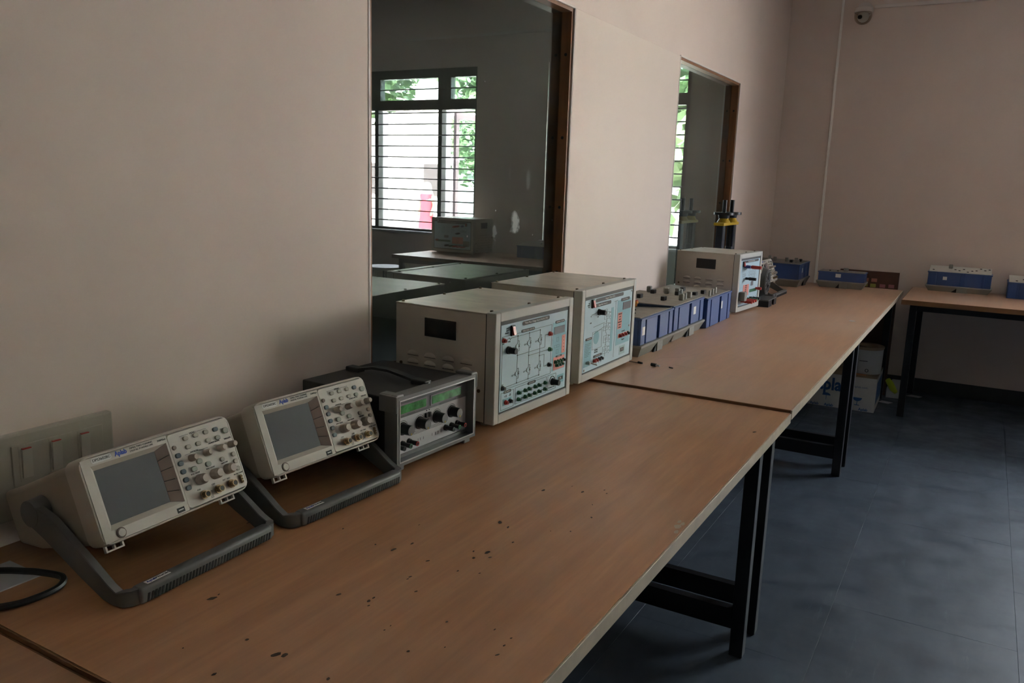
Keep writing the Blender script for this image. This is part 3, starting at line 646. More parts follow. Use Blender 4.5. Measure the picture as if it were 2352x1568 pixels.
    for x in (-0.27, -0.06):
        for sy in (-1, 1): MB().cyl((x, sy*0.12, 0), (x, sy*0.12, z0+0.007), 0.010, 0.012, 12).build('foot', alu_m, r, True)
    MB().box(-0.045, -0.008, -w/2+0.01, -w/2+0.035, 0.001, z0, 0.002).build('foot', alu_m, r); MB().box(-0.045, -0.008, w/2-0.035, w/2-0.01, 0.001, z0, 0.002).build('foot', alu_m, r)
    zt = z0+h-0.006
    st = MB(); P2 = [(-0.275, zt+0.004), (-0.25, zt+0.008), (-0.20, zt+0.019), (-0.15, zt+0.020), (-0.10, zt+0.013), (-0.07, zt+0.008), (-0.045, zt+0.006)]
    st.loft([[(x, a, z+b_) for a, b_ in ((-0.011, -0.003), (0.011, -0.003), (0.011, 0.003), (-0.011, 0.003))] for x, z in P2]); stp = st.build('carry_strap', blackp_m, r)
    for x in (-0.265, -0.055): MB().box(x-0.022, x+0.022, -0.013, 0.013, zt, zt+0.012, 0.003, 2).build('strap_end', blackp_m, r)
    MB().cyl((-0.030, 0, zt+0.006), (-0.0295, 0, zt+0.006), 0.004, n=10).build('strap_stud', aluh_m, stp)
    return r
make_psu()

# ------------------------------------------------------------------ trainer cabinets
louver_src = None
def make_trainer(name, label, loc, rz, w, h, d, kind):
    global louver_src
    r = thing(name, label, 'trainer cabinet', loc, rz, 'grey trainer cabinets'); z0 = 0.015
    MB().box(-d, -0.022, -w/2, w/2, z0, z0+h-0.003, 0.002).build('cabinet', cab_m, r)
    MB().box(-d, -0.020, -w/2-0.001, w/2+0.001, z0+h-0.003, z0+h, 0.001).build('lid', cabtop_m, r)
    a = 0.022; f = MB(); F0 = -0.030
    f.box(F0, 0, -w/2-0.002, -w/2+a, z0-0.002, z0+h+0.002, 0.002); f.box(F0, 0, w/2-a, w/2+0.002, z0-0.002, z0+h+0.002, 0.002)
    f.box(F0, 0, -w/2+a, w/2-a, z0+h-a, z0+h+0.002, 0.001); f.box(F0, 0, -w/2+a, w/2-a, z0-0.002, z0+a, 0.001)
    f.build('front_frame', cabf_m, r)
    iw, ih = w-2*a, h-2*a; zc = z0+h/2
    MB().box(-0.012, -0.0035, -iw/2, iw/2, zc-ih/2, zc+ih/2).build('panel_border', gasket_m, r)
    pw, ph = iw-0.012, ih-0.016; zc2 = zc-0.003; X = -0.0025
    pn = MB().box(-0.005, X, -pw/2, pw/2, zc2-ph/2, zc2+ph/2).build('front_panel', pblue_m, r)
    P = lambda s, t: ((s-0.5)*pw, zc2+(0.5-t)*ph)
    lift = [0]
    def area(s0, s1, t0, t1, m, name, lv=1):
        (ya, za), (yb, zb) = P(s0, t0), P(s1, t1); return MB().box(X, X+0.0003*lv, ya, yb, zb, za).build(name, m, pn)
    def cap(s0, s1, t, hh, tx, sz):
        (ya, za), (yb, zb) = P(s0, t-hh/2), P(s1, t+hh/2)
        rr = (za-zb)*0.45
        MB().loft([rrect(yb-ya, za-zb, rr, X, 3, (ya+yb)/2, (za+zb)/2), rrect(yb-ya, za-zb, rr, X+0.0009, 3, (ya+yb)/2, (za+zb)/2)]).build('title_bar', gasket_m, pn)
        text('title_print', tx, sz*0.86, inkw_m, pn, T((X+0.0012, (ya+yb)/2, (za+zb)/2)) @ FX)
    def jack(s, t, m, rad=0.0058, l=0.010):
        y, z = P(s, t); q = MB().cyl((X, y, z), (X+0.004, y, z), rad*1.15, rad*1.15, 12).cyl((X+0.004, y, z), (X+l, y, z), rad*0.85, rad*0.8, 12).build('jack', m, pn, True)
        MB().cyl((X+l, y, z), (X+l+0.0003, y, z), rad*0.42, n=8).build('socket', slot_m, q)
    def knob(s, t, rad=0.0095, l=0.026):
        y, z = P(s, t); MB().cyl((X, y, z), (X+0.006, y, z), rad*1.15, rad*1.1, 16).cyl((X+0.006, y, z), (X+l, y, z), rad*0.95, rad*0.85, 16).build('knob', blackp_m, pn, True)
    def rocker(s, t):
        y, z = P(s, t); k = MB().box(X, X+0.006, y-0.009, y+0.009, z-0.014, z+0.014, 0.001).build('rocker_switch', blackp_m, pn)
        MB().prism_y([(X+0.006, z-0.011), (X+0.012, z-0.011), (X+0.007, z+0.011), (X+0.006, z+0.011)], y-0.006, y+0.006).build('rocker', red_m, k)
    def rectline(L, s0, s1, t0, t1, wd=0.0009):
        c = [P(s0, t0), P(s1, t0), P(s1, t1), P(s0, t1)]
        for k in range(4): L.line(c[k], c[(k+1) % 4], wd, X)
    L = MB(); W1 = 0.0011
    def ln(*pts, wd=W1):
        for a_, b_ in zip(pts, pts[1:]): L.line(P(*a_), P(*b_), wd, X+0.0003)
    if kind == 'inverter':
        (ya, za), (yb, zb) = P(0, 0.0), P(1, 0)
        cap(0.293, 0.698, 0.035, 0.048, 'Three Phase Voltage Source Inverter (VSI)', 0.0085); rocker(0.146, 0.082)
        rectline(L, 0.02, 0.744, 0.135, 0.752); cap(0.28, 0.473, 0.124, 0.036, 'THREE PHASE INVERTER', 0.0068)
        area(0.765, 0.983, 0.125, 0.738, pteal_m, 'printed_area'); area(0.785, 0.955, 0.180, 0.273, lcd_m, 'display', 5); cap(0.80, 0.95, 0.122, 0.035, 'CONTROL CIRCUIT', 0.0062)
        area(0.918, 0.975, 0.307, 0.537, ppink_m, 'printed_area', 2); area(0.787, 0.972, 0.566, 0.732, ppink_m, 'printed_area', 2); cap(0.825, 0.925, 0.563, 0.022, 'OUTPUTS', 0.0048)
        for s, t in ((0.814, 0.627), (0.859, 0.628), (0.904, 0.629), (0.837, 0.674), (0.882, 0.675), (0.924, 0.673)): jack(s, t, greenp_m, 0.0052)
        jack(0.95, 0.629, blackp_m, 0.0052)
        jack(0.033, 0.175, red_m); jack(0.71, 0.243, red_m); jack(0.711, 0.438, greenp_m); jack(0.709, 0.632, blackp_m); jack(0.035, 0.726, blackp_m); knob(0.10, 0.30)
        ln((0.033, 0.175), (0.10, 0.172), (0.11, 0.160), (0.125, 0.185), (0.135, 0.170), (0.556, 0.164)); ln((0.035, 0.726), (0.569, 0.718))
        for k, (x, mid, jt) in enumerate(((0.232, 0.394, 0.243), (0.398, 0.437, 0.438), (0.561, 0.481, 0.632))):
            for t0 in (0.205, 0.53):
                ln((x, t0), (x, t0+0.045)); ln((x, t0+0.045), (x-0.022, t0+0.065), (x-0.022, t0+0.095), (x, t0+0.115)); ln((x-0.028, t0+0.062), (x-0.028, t0+0.098))
                ln((x-0.028, t0+0.08), (x-0.055, t0+0.085)); ln((x, t0+0.02), (x+0.02, t0+0.02), (x+0.02, t0+0.14), (x, t0+0.14)); ln((x, t0+0.115), (x, t0+0.14))
                q = [P(x+0.02, t0+0.065), P(x+0.008, t0+0.092), P(x+0.032, t0+0.092)]; L.prism(q, X+0.0003, X+0.0007); ln((x+0.008, t0+0.064), (x+0.032, t0+0.064))
                text('print', 'G', 0.007, ink_m, pn, T((X+0.0006, *P(x-0.065, t0+0.088))) @ FX)
            ln((x, 0.164), (x, 0.225)); ln((x, 0.345), (x, 0.55)); ln((x, 0.67), (x, 0.72))
            if k == 0: ln((x, mid), (0.64, 0.394), (0.64, 0.243), (0.71, 0.243))
            if k == 1: ln((x, mid), (0.71, 0.438))
            if k == 2: ln((x, mid), (0.635, 0.481), (0.635, 0.632), (0.709, 0.632))
            for t_ in (0.165, mid, 0.72): y, z = P(x, t_); L.cyl((X, y, z), (X+0.0007, y, z), 0.0022, n=8)
        rectline(L, 0.217, 0.687, 0.778, 0.972); cap(0.395, 0.515, 0.782, 0.034, 'LOAD BANK', 0.0062)
        for t_, ss in ((0.847, (0.26, 0.353, 0.412, 0.502, 0.562, 0.659)), (0.926, (0.259, 0.356, 0.415, 0.499, 0.565, 0.657))):
            for s in ss: jack(s, t_, greenp_m, 0.0052)
            for a_, b_ in zip(ss[::2], ss[1::2]): ln((a_, t_), (b_, t_), wd=0.002 if t_ > 0.9 else 0.0012)
        rectline(L, 0.02, 0.194, 0.785, 0.983); cap(0.055, 0.155, 0.783, 0.034, 'DC SUPPLY', 0.0058); area(0.044, 0.167, 0.86, 0.94, pteal_m, 'printed_area')
        jack(0.083, 0.906, red_m); jack(0.141, 0.906, blackp_m)
        for tx, s in (('+15', 0.083), ('-15', 0.141)): text('print', tx, 0.009, ink_m, pn, T((X+0.0006, *P(s, 0.835))) @ FX)
        rectline(L, 0.71, 0.842, 0.775, 0.967); knob(0.785, 0.872, 0.0095, 0.024)
        yk, zk = P(0.78, 0.868); L.tube([(X+0.0005, yk+0.016*math.cos(a_), zk+0.016*math.sin(a_)) for a_ in [math.radians(10+160*i/12) for i in range(13)]], 0.0012, 5)
        text('print', 'Modulation Index', 0.0055, ink_m, pn, T((X+0.0006, *P(0.776, 0.938))) @ FX)
        area(0.864, 0.975, 0.812, 0.922, pteal_m, 'printed_area'); area(0.882, 0.958, 0.84, 0.885, gasket_m, 'logo_block', 2)
        text('logo', 'ML', 0.0085, inkw_m, pn, T((X+0.0008, *P(0.92, 0.862))) @ FX)
        for tx, s, t_ in (('CH1', 0.128, 0.048), ('CH2', 0.128, 0.07), ('ON', 0.10, 0.05), ('OFF', 0.10, 0.075), ('MAINS', 0.095, 0.10), ('+DC', 0.033, 0.215), ('FUSE', 0.11, 0.205), ('-DC', 0.035, 0.69)):
            text('print', tx, 0.006, ink_m, pn, T((X+0.0006, *P(s-0.02 if t_ < 0.11 else s, t_))) @ FX)
        for (s, t_, wd, hh) in ((0.845, 0.345, 0.035, 0.05), (0.815, 0.43, 0.04, 0.03), (0.855, 0.43, 0.04, 0.03), (0.845, 0.50, 0.03, 0.05)): rectline(L, s-wd/2, s+wd/2, t_-hh/2, t_+hh/2, 0.0006)
        for k in range(5): text('print', str(k+1), 0.006, ink_m, pn, T((X+0.0010, *P(0.946, 0.335+0.042*k))) @ FX)
    elif kind == 'stepper':
        cap(0.203, 0.79, 0.034, 0.050, 'Stepper Motor Drive', 0.011); rocker(0.136, 0.062); cap(0.181, 0.521, 0.105, 0.050, 'Stepper Motor Connections', 0.0075)
        knob(0.27, 0.205); area(0.54, 0.590, 0.195, 0.843, pteal_m, 'printed_area')
        y, z = P(0.247, 0.56); MB().cyl((X, y, z), (X+0.0004, y, z), 0.022, n=24).build('printed_area', pteal_m, pn)
        area(0.016, 0.157, 0.55, 0.93, pteal_m, 'printed_area'); cap(0.035, 0.155, 0.545, 0.034, 'SPECIFICATION', 0.005)
        for k in range(9): ln((0.03, 0.61+0.022*k), (0.14 - 0.02*(k % 3), 0.61+0.022*k), wd=0.0009)
        cap(0.205, 0.375, 0.828, 0.034, 'DC MOTOR SUPPLY', 0.0055)
        for s, m in zip((0.218, 0.266, 0.317, 0.365), (red_m, red_m, blackp_m, blackp_m)): jack(s, 0.888, m, 0.0058)
        for tx, s in zip('ABCD', (0.218, 0.266, 0.317, 0.365)): text('print', tx, 0.008, ink_m, pn, T((X+0.0006, *P(s, 0.935))) @ FX)
        y, z = P(0.071, 0.875); q = MB().cyl((X, y, z), (X+0.014, y, z), 0.005, n=12); q.build('connector', steelw_m, pn, True)
        y, z = P(0.10, 0.875); q = MB().cyl((X, y, z), (X+0.006, y, z), 0.005, n=12); q.cyl((X+0.006, y, z), (X+0.03, y+0.008, z-0.006), 0.0022, n=8); q.build('toggle_switch', steelw_m, pn, True)
        area(0.672, 0.978, 0.12, 0.793, pteal_m, 'printed_area'); cap(0.745, 0.94, 0.122, 0.046, 'Control Circuit', 0.008); area(0.792, 0.972, 0.168, 0.277, lcd_m, 'display', 5)
        area(0.690, 0.785, 0.307, 0.55, ppink_m, 'printed_area', 2)
        for k, tx in enumerate(('CW/CCW', 'STEP', 'SPEED', 'RUN/STOP', 'MODE', 'ENTER')): text('print', tx, 0.0065, ink_m, pn, T((X+0.0010, *P(0.737, 0.33+0.04*k))) @ FX)
        area(0.712, 0.965, 0.63, 0.695, ppink_m, 'printed_area', 2)
        for s, m in zip((0.749, 0.811, 0.873, 0.933), (red_m, red_m, red_m, blackp_m)): jack(s, 0.661, m, 0.006)
        text('print', 'O/P PULSES', 0.006, ink_m, pn, T((X+0.0006, *P(0.83, 0.605))) @ FX); text('print', 'Outputs', 0.008, ink_m, pn, T((X+0.0006, *P(0.83, 0.73))) @ FX)
        area(0.76, 0.89, 0.825, 0.957, mat('grey_teal_panel', (0.30, 0.46, 0.49), 0.4), 'printed_area'); area(0.785, 0.865, 0.855, 0.915, gasket_m, 'logo_block', 2); text('logo', 'ML', 0.010, inkw_m, pn, T((X+0.0008, *P(0.825, 0.885))) @ FX)
        for k, t0 in enumerate((0.24, 0.40, 0.58, 0.74)):
            x = 0.45 - 0.012*(k % 2)
            rectline(L, x-0.05, x+0.05, t0, t0+0.10, 0.0007); ln((x, t0-0.04), (x, t0+0.14), wd=0.0008); ln((x+0.05, t0+0.02), (0.535, t0+0.02), wd=0.0008); ln((x+0.05, t0+0.08), (0.535, t0+0.08), wd=0.0008)
            ln((x-0.02, t0+0.03), (x-0.02, t0+0.07), wd=0.001); ln((x+0.02, t0+0.03), (x+0.02, t0+0.07), wd=0.001)
            for j in range(3): text('print', 'o', 0.006, ink_m, pn, T((X+0.0006, *P(0.515, t0+0.01+0.05*j))) @ FX)
        ln((0.13, 0.22), (0.23, 0.205)); ln((0.30, 0.20), (0.44, 0.195)); ln((0.18, 0.40), (0.40, 0.38)); ln((0.18, 0.50), (0.40, 0.44)); rectline(L, 0.17, 0.36, 0.47, 0.72, 0.0007)
        text('print', 'STEPPER', 0.0075, ink_m, pn, T((X+0.0006, *P(0.25, 0.74))) @ FX); text('print', 'MOTOR', 0.0075, ink_m, pn, T((X+0.0006, *P(0.25, 0.77))) @ FX)
        for tx, s, t_ in (('ON', 0.07, 0.05), ('MAINS', 0.065, 0.075), ('OFF', 0.07, 0.10), ('+V', 0.12, 0.24), ('GND', 0.12, 0.33), ('FUSE', 0.26, 0.27)): text('print', tx, 0.006, ink_m, pn, T((X+0.0006, *P(s, t_))) @ FX)
        ln((0.60, 0.12), (0.672, 0.11)); ln((0.63, 0.12), (0.63, 0.95), wd=0.0006)
        for s, t_ in ((0.98, 0.02), (0.96, 0.55), (0.03, 0.97)): y, z = P(s, t_); MB().cyl((X, y, z), (X+0.002, y, z), 0.0035, n=10).build('screw', steelw_m, pn, True)
    else:
        cap(0.15, 0.92, 0.035, 0.05, 'Three Phase Induction Motor Drive', 0.0085); rocker(0.12, 0.075)
        area(0.20, 0.50, 0.55, 0.80, ppink_m, 'printed_area', 2); area(0.55, 0.95, 0.68, 0.75, greenp_m, 'printed_area', 2); area(0.60, 0.72, 0.50, 0.60, lcd_m, 'display', 4)
        for k in range(6): text('print', 'INPUT %d' % (k+1), 0.008, ink_m, pn, T((X+0.0010, *P(0.35, 0.575+0.04*k))) @ FX)
        for k in range(4):
            for j in range(3): rectline(L, 0.45+0.13*j, 0.53+0.13*j, 0.18+0.07*k, 0.22+0.07*k, 0.0007)
        for k in range(4): ln((0.10, 0.30+0.02*k), (0.28, 0.30+0.02*k), wd=0.001)
        for s, t_, m, l in ((0.20, 0.135, mat('blue_plastic', (0.02, 0.05, 0.25), 0.4), 0.030), (0.32, 0.145, red_m, 0.075), (0.36, 0.16, red_m, 0.07), (0.30, 0.41, blackp_m, 0.055), (0.15, 0.90, red_m, 0.06), (0.26, 0.895, red_m, 0.06), (0.37, 0.89, red_m, 0.06), (0.48, 0.885, greenp_m, 0.055), (0.60, 0.875, blackp_m, 0.055), (0.90, 0.69, red_m, 0.03)):
            y, z = P(s, t_); MB().cyl((X, y, z), (X+l*0.35, y, z), 0.007, 0.006, 12).cyl((X+l*0.35, y, z), (X+l, y, z), 0.0085, 0.0075, 12).build('plug', m, pn, True)
        (ya, za), (yb, zb) = P(0.02, 0.68), P(0.15, 0.88); MB().box(X, X+0.030, ya, yb, zb, za, 0.002).build('socket_block', comp_m, pn)
        for s in (0.7, 0.8, 0.9): text('print', 'o', 0.012, ink_m, pn, T((X+0.0006, *P(s, 0.86))) @ FX)
    L.build('printed_diagram', ink_m, pn, kind='stuff')
    # cut-out handle and louvres on the side facing the camera
    hx, hz = -0.18, z0+h*0.80; hw, hh = 0.098, 0.043
    b2 = MB(); y = -w/2
    b2.box(hx-hw/2-0.004, hx+hw/2+0.004, y-0.0012, y+0.0005, hz-hh/2-0.004, hz+hh/2+0.004, 0.001)
    hr = b2.build('handle_rim', blackp_m, r)
    MB().box(hx-hw/2, hx+hw/2, y-0.0018, y+0.001, hz-hh/2, hz+hh/2).build('handle_recess', slot_m, hr)
    if louver_src is None:
        q = MB(); n, mm = 10, 4; R_, H_, D_ = 0.021, 0.0145, 0.007; rings = []
        for j in range(mm+1):
            k = j/mm; rings.append([q.bm.verts.new((-R_*math.cos(PI*i/n)*(1-0.35*k), -D_*math.sin(k*PI/2)*math.sin(PI*i/n)**0.5 if 0 < i < n else 0, H_*math.sin(PI*i/n)*(1-0.75*k))) for i in range(n+1)])
        for a_, b_ in zip(rings, rings[1:]):
            for i in range(n): q.bm.faces.new((a_[i], a_[i+1], b_[i+1], b_[i]))
        louver_src = q.mesh(); louver_src.materials.append(cab_m); louver_src.polygons.foreach_set('use_smooth', [True]*len(louver_src.polygons))
    for row in range(6):
        for x in (-0.273, -0.214, -0.152, -0.092):
            o = bpy.data.objects.new('louvre', louver_src); C.objects.link(o); o.parent = r; o.location = (x*d/0.335, -w/2, z0+h*0.515-0.0225*row)
            sl = MB().box(-0.019, 0.019, -0.0006, 0.0004, -0.0013, 0.0).build('louvre_slot', slot_m, o)
    for x, yy in ((-d+0.01, -w/2+0.02), (-d+0.01, 0), (-d+0.01, w/2-0.02), (-0.035, -w/2+0.03), (-0.035, 0.01), (-0.035, w/2-0.03)):
        MB().cyl((x, yy, z0+h), (x, yy, z0+h+0.004), 0.005, 0.004, 10).build('screw', screw_m, r, True)
    for x, z in ((-d+0.02, 0.14), (-0.05, 0.10), (-0.07, 0.035), (-d+0.02, 0.03)):
        MB().cyl((x, -w/2, z), (x, -w/2-0.002, z), 0.005, n=10).build('screw', screw_m, r, True)
    for x in (-d+0.04, -0.05):
        for sy in (-1, 1): MB().cyl((x, sy*(w/2-0.035), 0), (x, sy*(w/2-0.035), z0), 0.013, 0.015, 14).build('foot', cable_w_m, r, True)
    MB().box(-0.032, -0.0300, -w/2-0.0006, -w/2, z0, z0+h).build('seam', slot_m, r)
    return r
T1 = make_trainer('inverter_trainer', 'grey trainer cabinet titled Three Phase Voltage Source Inverter', (0.357, 1.980, TZ-0.005), -0.038, 0.420, 0.295, 0.335, 'inverter')
T2 = make_trainer('stepper_trainer', 'grey trainer cabinet titled Stepper Motor Drive', (0.347, 2.520, TZ+0.002), 0.0, 0.452, 0.295, 0.335, 'stepper')
T3 = make_trainer('motor_trainer', 'grey trainer cabinet with red plugs in its panel, before the motor', (0.364, 4.340, TZ+0.002), -0.09, 0.345, 0.295, 0.345, 'plugs')
T4 = make_trainer('panel_trainer', 'grey trainer cabinet on the table against the end wall', (2.58, 6.00, TZ), -PI/2, 0.44, 0.295, 0.335, 'plugs')

# ------------------------------------------------------------------ blue kit crates
def make_kit(label, loc, rz, w, d, hb, hc, comps, sticker, board, base=True, groove=(0.15, 0.53, 0.86), group='blue kit crates', slope=0.0):
    r = thing('kit_crate', label, 'crate', loc, rz, group)
    z0 = hb if base else 0.0
    if base:
        t = MB(); e = 0.012
        t.loft([[(x, y, z) for x, y in ((-d+0.016, -w/2+0.016), (-0.010, -w/2+0.016), (-0.010, w/2-0.016), (-d+0.016, w/2-0.016))] if z == 0 else [(x, y, z) for x, y in ((-d-0.004, -w/2-0.004), (0.006, -w/2-0.004), (0.006, w/2+0.004), (-d-0.004, w/2+0.004))] for z in (0, hb*0.78)])
        tr = t.build('tray', greyp_m, r)
        MB().box(-d-0.006, 0.009, -w/2-0.006, w/2+0.006, hb*0.78, hb, 0.002).build('tray_rim', greyp_m, tr)
        for k in range(2):
            yc = -w*0.20 + k*w*0.02
        MB().prism([(-w*0.10, 0), (-w*0.02, 0), (-w*0.02, hb*0.70)], -0.004, 0.0035).build('tray_notch', slot_m, tr)
        MB().box(-0.02, 0.008, -w*0.02, w*0.14, 0.0, hb*0.80).build('tray_lug', greyp_m, tr)
    c = MB().box(-d, -0.012, -w/2+0.004, w/2-0.004, z0, z0+hc-0.004).build('crate_shell', blue_m, r)
    gs = [0.0]+sorted(groove)+[1.0]; wd = {0: 0.034, 1: 0.075, 2: 0.034}
    for i in range(len(gs)-1):
        a = gs[i] + (0.012 if i == 0 else wd.get(i-1, 0.04)/2); b_ = gs[i+1] - (0.012 if i == len(gs)-2 else wd.get(i, 0.04)/2)
        MB().box(-0.012, 0, (a-0.5)*w, (b_-0.5)*w, z0+0.001, z0+hc-0.008, 0.0015).build('rib_plate', blue_m, c)
    MB().box(-d-0.004, 0.003, -w/2, w/2, z0+hc-0.008, z0+hc, 0.0015).build('rim', blue_m, c)
    q = MB().box(-d+0.006, -0.006, -w/2+0.008, w/2-0.008, z0+hc, z0+hc+0.003)
    if slope:
        for v in q.bm.verts:
            if v.co.x < -d/2: v.co.z += slope
        MB().prism_y([(-d+0.006, z0+hc-0.002), (-0.006, z0+hc-0.002), (-d+0.006, z0+hc+slope-0.001)], -w/2+0.009, w/2-0.009).build('board_support', blue_m, r)
    tb = q.build('top_board', board, r)
    if sticker: s, zz, sw, sh = sticker; MB().box(0, 0.0006, (s-0.5)*w-sw/2, (s-0.5)*w+sw/2, z0+hc*zz-sh/2, z0+hc*zz+sh/2).build('sticker', white_m, c)
    zt = z0+hc+0.003
    zt0 = zt
    for kind, x, y in comps:
        zt = zt0 + slope*max(0.0, min(1.0, -x/d))
        if kind == 'g': MB().box(x-0.010, x+0.010, y-0.012, y+0.012, zt, zt+0.028, 0.003).build('terminal_block', comp_m, r)
        elif kind == 'b': MB().box(x-0.009, x+0.009, y-0.017, y+0.017, zt, zt+0.018, 0.002).build('fuse_holder', blackp_m, r)
        elif kind == 't': MB().box(x-0.003, x+0.003, y-0.010, y+0.010, zt, zt+0.028, 0.001).build('heat_sink', comp_m, r)
        elif kind == 'd': MB().cyl((x, y, zt), (x, y, zt+0.004), 0.007, 0.006, 10).build('socket', slot_m, r, True)
        elif kind == 'o': MB().box(x-0.010, x+0.010, y-0.012, y+0.012, zt, zt+0.025, 0.002).build('relay', orange_m, r)
        elif kind == 'c': MB().cyl((x, y, zt), (x, y, zt+0.022), 0.016, 0.016, 16).build('capacitor', comp_m, r, True)
    return r
FXX = 0.336
def rel(lst, yc): return [(k, x-FXX, y-yc) for k, x, y in lst]
yc1, yc2, yc3 = 3.030, 3.436, 3.862
make_kit('blue kit crate beside the stepper cabinet with screwdriver across its lid', (FXX, yc1, TZ+0.002), 0, 0.366, 0.318, 0.046, 0.104,
         rel([('d', 0.10, 2.93), ('d', 0.15, 2.96), ('d', 0.22, 2.95), ('d', 0.27, 2.94), ('d', 0.24, 3.02), ('b', 0.06, 3.02)], yc1), (0.09, 0.52, 0.028, 0.032), board_m)
make_kit('blue kit crate, middle one of the row, with grey and black blocks on top', (FXX-0.002, yc2, TZ+0.002), 0, 0.412, 0.318, 0.046, 0.104,
         rel([('b', 0.123, 3.382), ('b', 0.235, 3.377), ('b', 0.116, 3.57), ('g', 0.085, 3.60), ('g', 0.297, 3.433), ('g', 0.297, 3.54), ('b', 0.226, 3.589), ('t', 0.30, 3.48), ('g', 0.17, 3.60), ('g', 0.215, 3.62)], yc2), (0.68, 0.55, 0.034, 0.034), board_m)
make_kit('blue kit crate standing directly on the table touching the plugged cabinet', (FXX+0.010, yc3, TZ+0.002), 0, 0.405, 0.325, 0.046, 0.138,
         rel([('g', 0.12, 3.70), ('b', 0.154, 3.845), ('b', 0.265, 3.819), ('t', 0.318, 3.747), ('t', 0.312, 3.814), ('t', 0.306, 3.883), ('b', 0.255, 3.72), ('g', 0.19, 3.70), ('d', 0.23, 3.78)], yc3), (0.60, 0.62, 0.025, 0.036), board_m, base=False)
make_kit('deep blue kit crate in the room corner with round coil on top', (0.362, 5.87, TZ), 0, 0.36, 0.33, 0.052, 0.102,
         [('g', -0.28, -0.10), ('b', -0.22, -0.06), ('g', -0.20, -0.02), ('g', -0.12, -0.02), ('b', -0.08, -0.06), ('g', -0.06, 0.0), ('b', -0.04, 0.05), ('c', -0.035, -0.10), ('g', -0.25, 0.05)], (0.30, 0.55, 0.028, 0.030), board_m)
make_kit('shallow blue kit crate on a grey tray before the brown board', (0.602, 5.872, TZ), -PI/2, 0.30, 0.15, 0.046, 0.062,
         [('d', -0.05, -0.08), ('d', -0.05, -0.03), ('c', -0.06, 0.02)], (0.44, 0.62, 0.034, 0.024), board_m, groove=())
make_kit('blue kit crate with cream board in a grey tray on end wall table', (1.297, 6.215, TZ), -PI/2, 0.385, 0.135, 0.040, 0.092,
         [('d', -0.03, -0.16), ('g', -0.08, -0.06)] + [('d', -random.uniform(0.02, 0.11), -0.03+0.025*k) for k in range(9)], (0.28, 0.55, 0.025, 0.022), boardw_m, groove=(0.16, 0.55, 0.86), slope=0.030)
make_kit('blue kit crate with cream board lying without a tray on end wall table', (1.785, 6.13, TZ), -PI/2, 0.42, 0.20, 0.040, 0.105,
         [('d', -0.03, -0.16), ('d', -0.08, -0.12), ('d', -0.06, -0.05), ('d', -0.1, 0.02), ('b', -0.09, -0.09)], None, boardw_m, base=False, slope=0.028)
# screwdriver lying across the first crate
sd = thing('screwdriver', 'long dark blue screwdriver with orange end across a blue crate', 'screwdriver', (0.20, 3.120, 0.9052))
MB().cyl((0.012, 0.0, 0.007), (0.135, 0.055, 0.005), 0.0065, 0.004, 10).build('handle', mat('navy_plastic', (0.012, 0.03, 0.08), 0.35), sd, True)
MB().box(-0.016, 0.014, -0.014, 0.010, 0.0, 0.022, 0.003).build('end_block', orange_m, sd)
MB().box(-0.016, 0.012, -0.013, 0.009, 0.022, 0.027, 0.002).build('end_cap', red_m, sd)

# ------------------------------------------------------------------ handwheel stand
hs = thing('handwheel_stand', 'black twin column stand with handwheels and yellow crosshead', 'test stand', (0.085, 4.83, TZ))
MB().box(-0.07, 0.08, -0.17, 0.17, 0, 0.02, 0.003).build('base', navy_m, hs)
for y in (-0.105, 0.125):
    MB().box(-0.02, 0.02, y-0.045, y+0.015, 0.02, 0.43, 0.003).build('column', navy_m, hs)
    MB().box(0.02, 0.0215, y-0.020, y-0.014, 0.02, 0.43).build('column_edge', steelw_m, hs)
MB().box(-0.030, 0.030, -0.17, 0.155, 0.43, 0.446, 0.002).build('crosshead', yellow_m, hs)
for y in (-0.075, 0.085):
    MB().cyl((0, y, 0.446), (0, y, 0.470), 0.040, 0.026, 16).build('yellow_nut', yellow_m, hs, True)
    MB().cyl((0, y, 0.470), (0, y, 0.490), 0.030, 0.034, 16).build('bush', navy_m, hs, True)
    hw_ = MB().cyl((0, y, 0.490), (0, y, 0.504), 0.058, 0.058, 24).build('handwheel', blackp_m, hs, True)
    MB().cyl((0, y, 0.20), (0, y, 0.575), 0.0125, n=12).build('threaded_rod', mat('dark_steel', (0.05, 0.05, 0.05), 0.4, metal=0.6), hs, True)
MB().cyl((0, 0.085, 0.20), (0, 0.085, 0.30), 0.022, 0.022, 14).build('spring_housing', navy_m, hs, True)
MB().cyl((0, 0.085, 0.30), (0, 0.085, 0.33), 0.008, 0.008, 10).build('hook', steelw_m, hs, True)

# ------------------------------------------------------------------ motor on its steel base
mo = thing('electric_motor', 'dark grey round electric motor on a black steel channel base', 'motor', (0.30, 4.70, TZ))
MB().box(-0.12, 0.118, -0.115, 0.085, 0.034, 0.040, 0.001).build('base_plate', mat('grey_base_steel', (0.10, 0.10, 0.10), 0.45), mo)
for y in (-0.112, 0.075): MB().box(-0.12, 0.118, y, y+0.008, 0, 0.034).build('base_flange', steel_m, mo)
MB().box(0.110, 0.118, -0.104, -0.03, 0, 0.034).build('base_flange', steel_m, mo); MB().box(0.110, 0.118, 0.02, 0.075, 0.0, 0.034).build('base_flange', steel_m, mo)
MB().cyl((-0.10, 0.0, 0.128), (0.045, 0.0, 0.128), 0.088, 0.088, 32).build('motor_body', motor_m, mo, True)
MB().cyl((0.045, 0.0, 0.128), (0.078, 0.0, 0.128), 0.086, 0.070, 32).build('fan_cowl', motor_m, mo, True)
fc = MB().cyl((0.078, 0.0, 0.128), (0.081, 0.0, 0.128), 0.064, 0.062, 32).build('end_plate', mat('end_plate_grey', (0.12, 0.13, 0.13), 0.3, metal=0.5), mo, True)
q = MB()
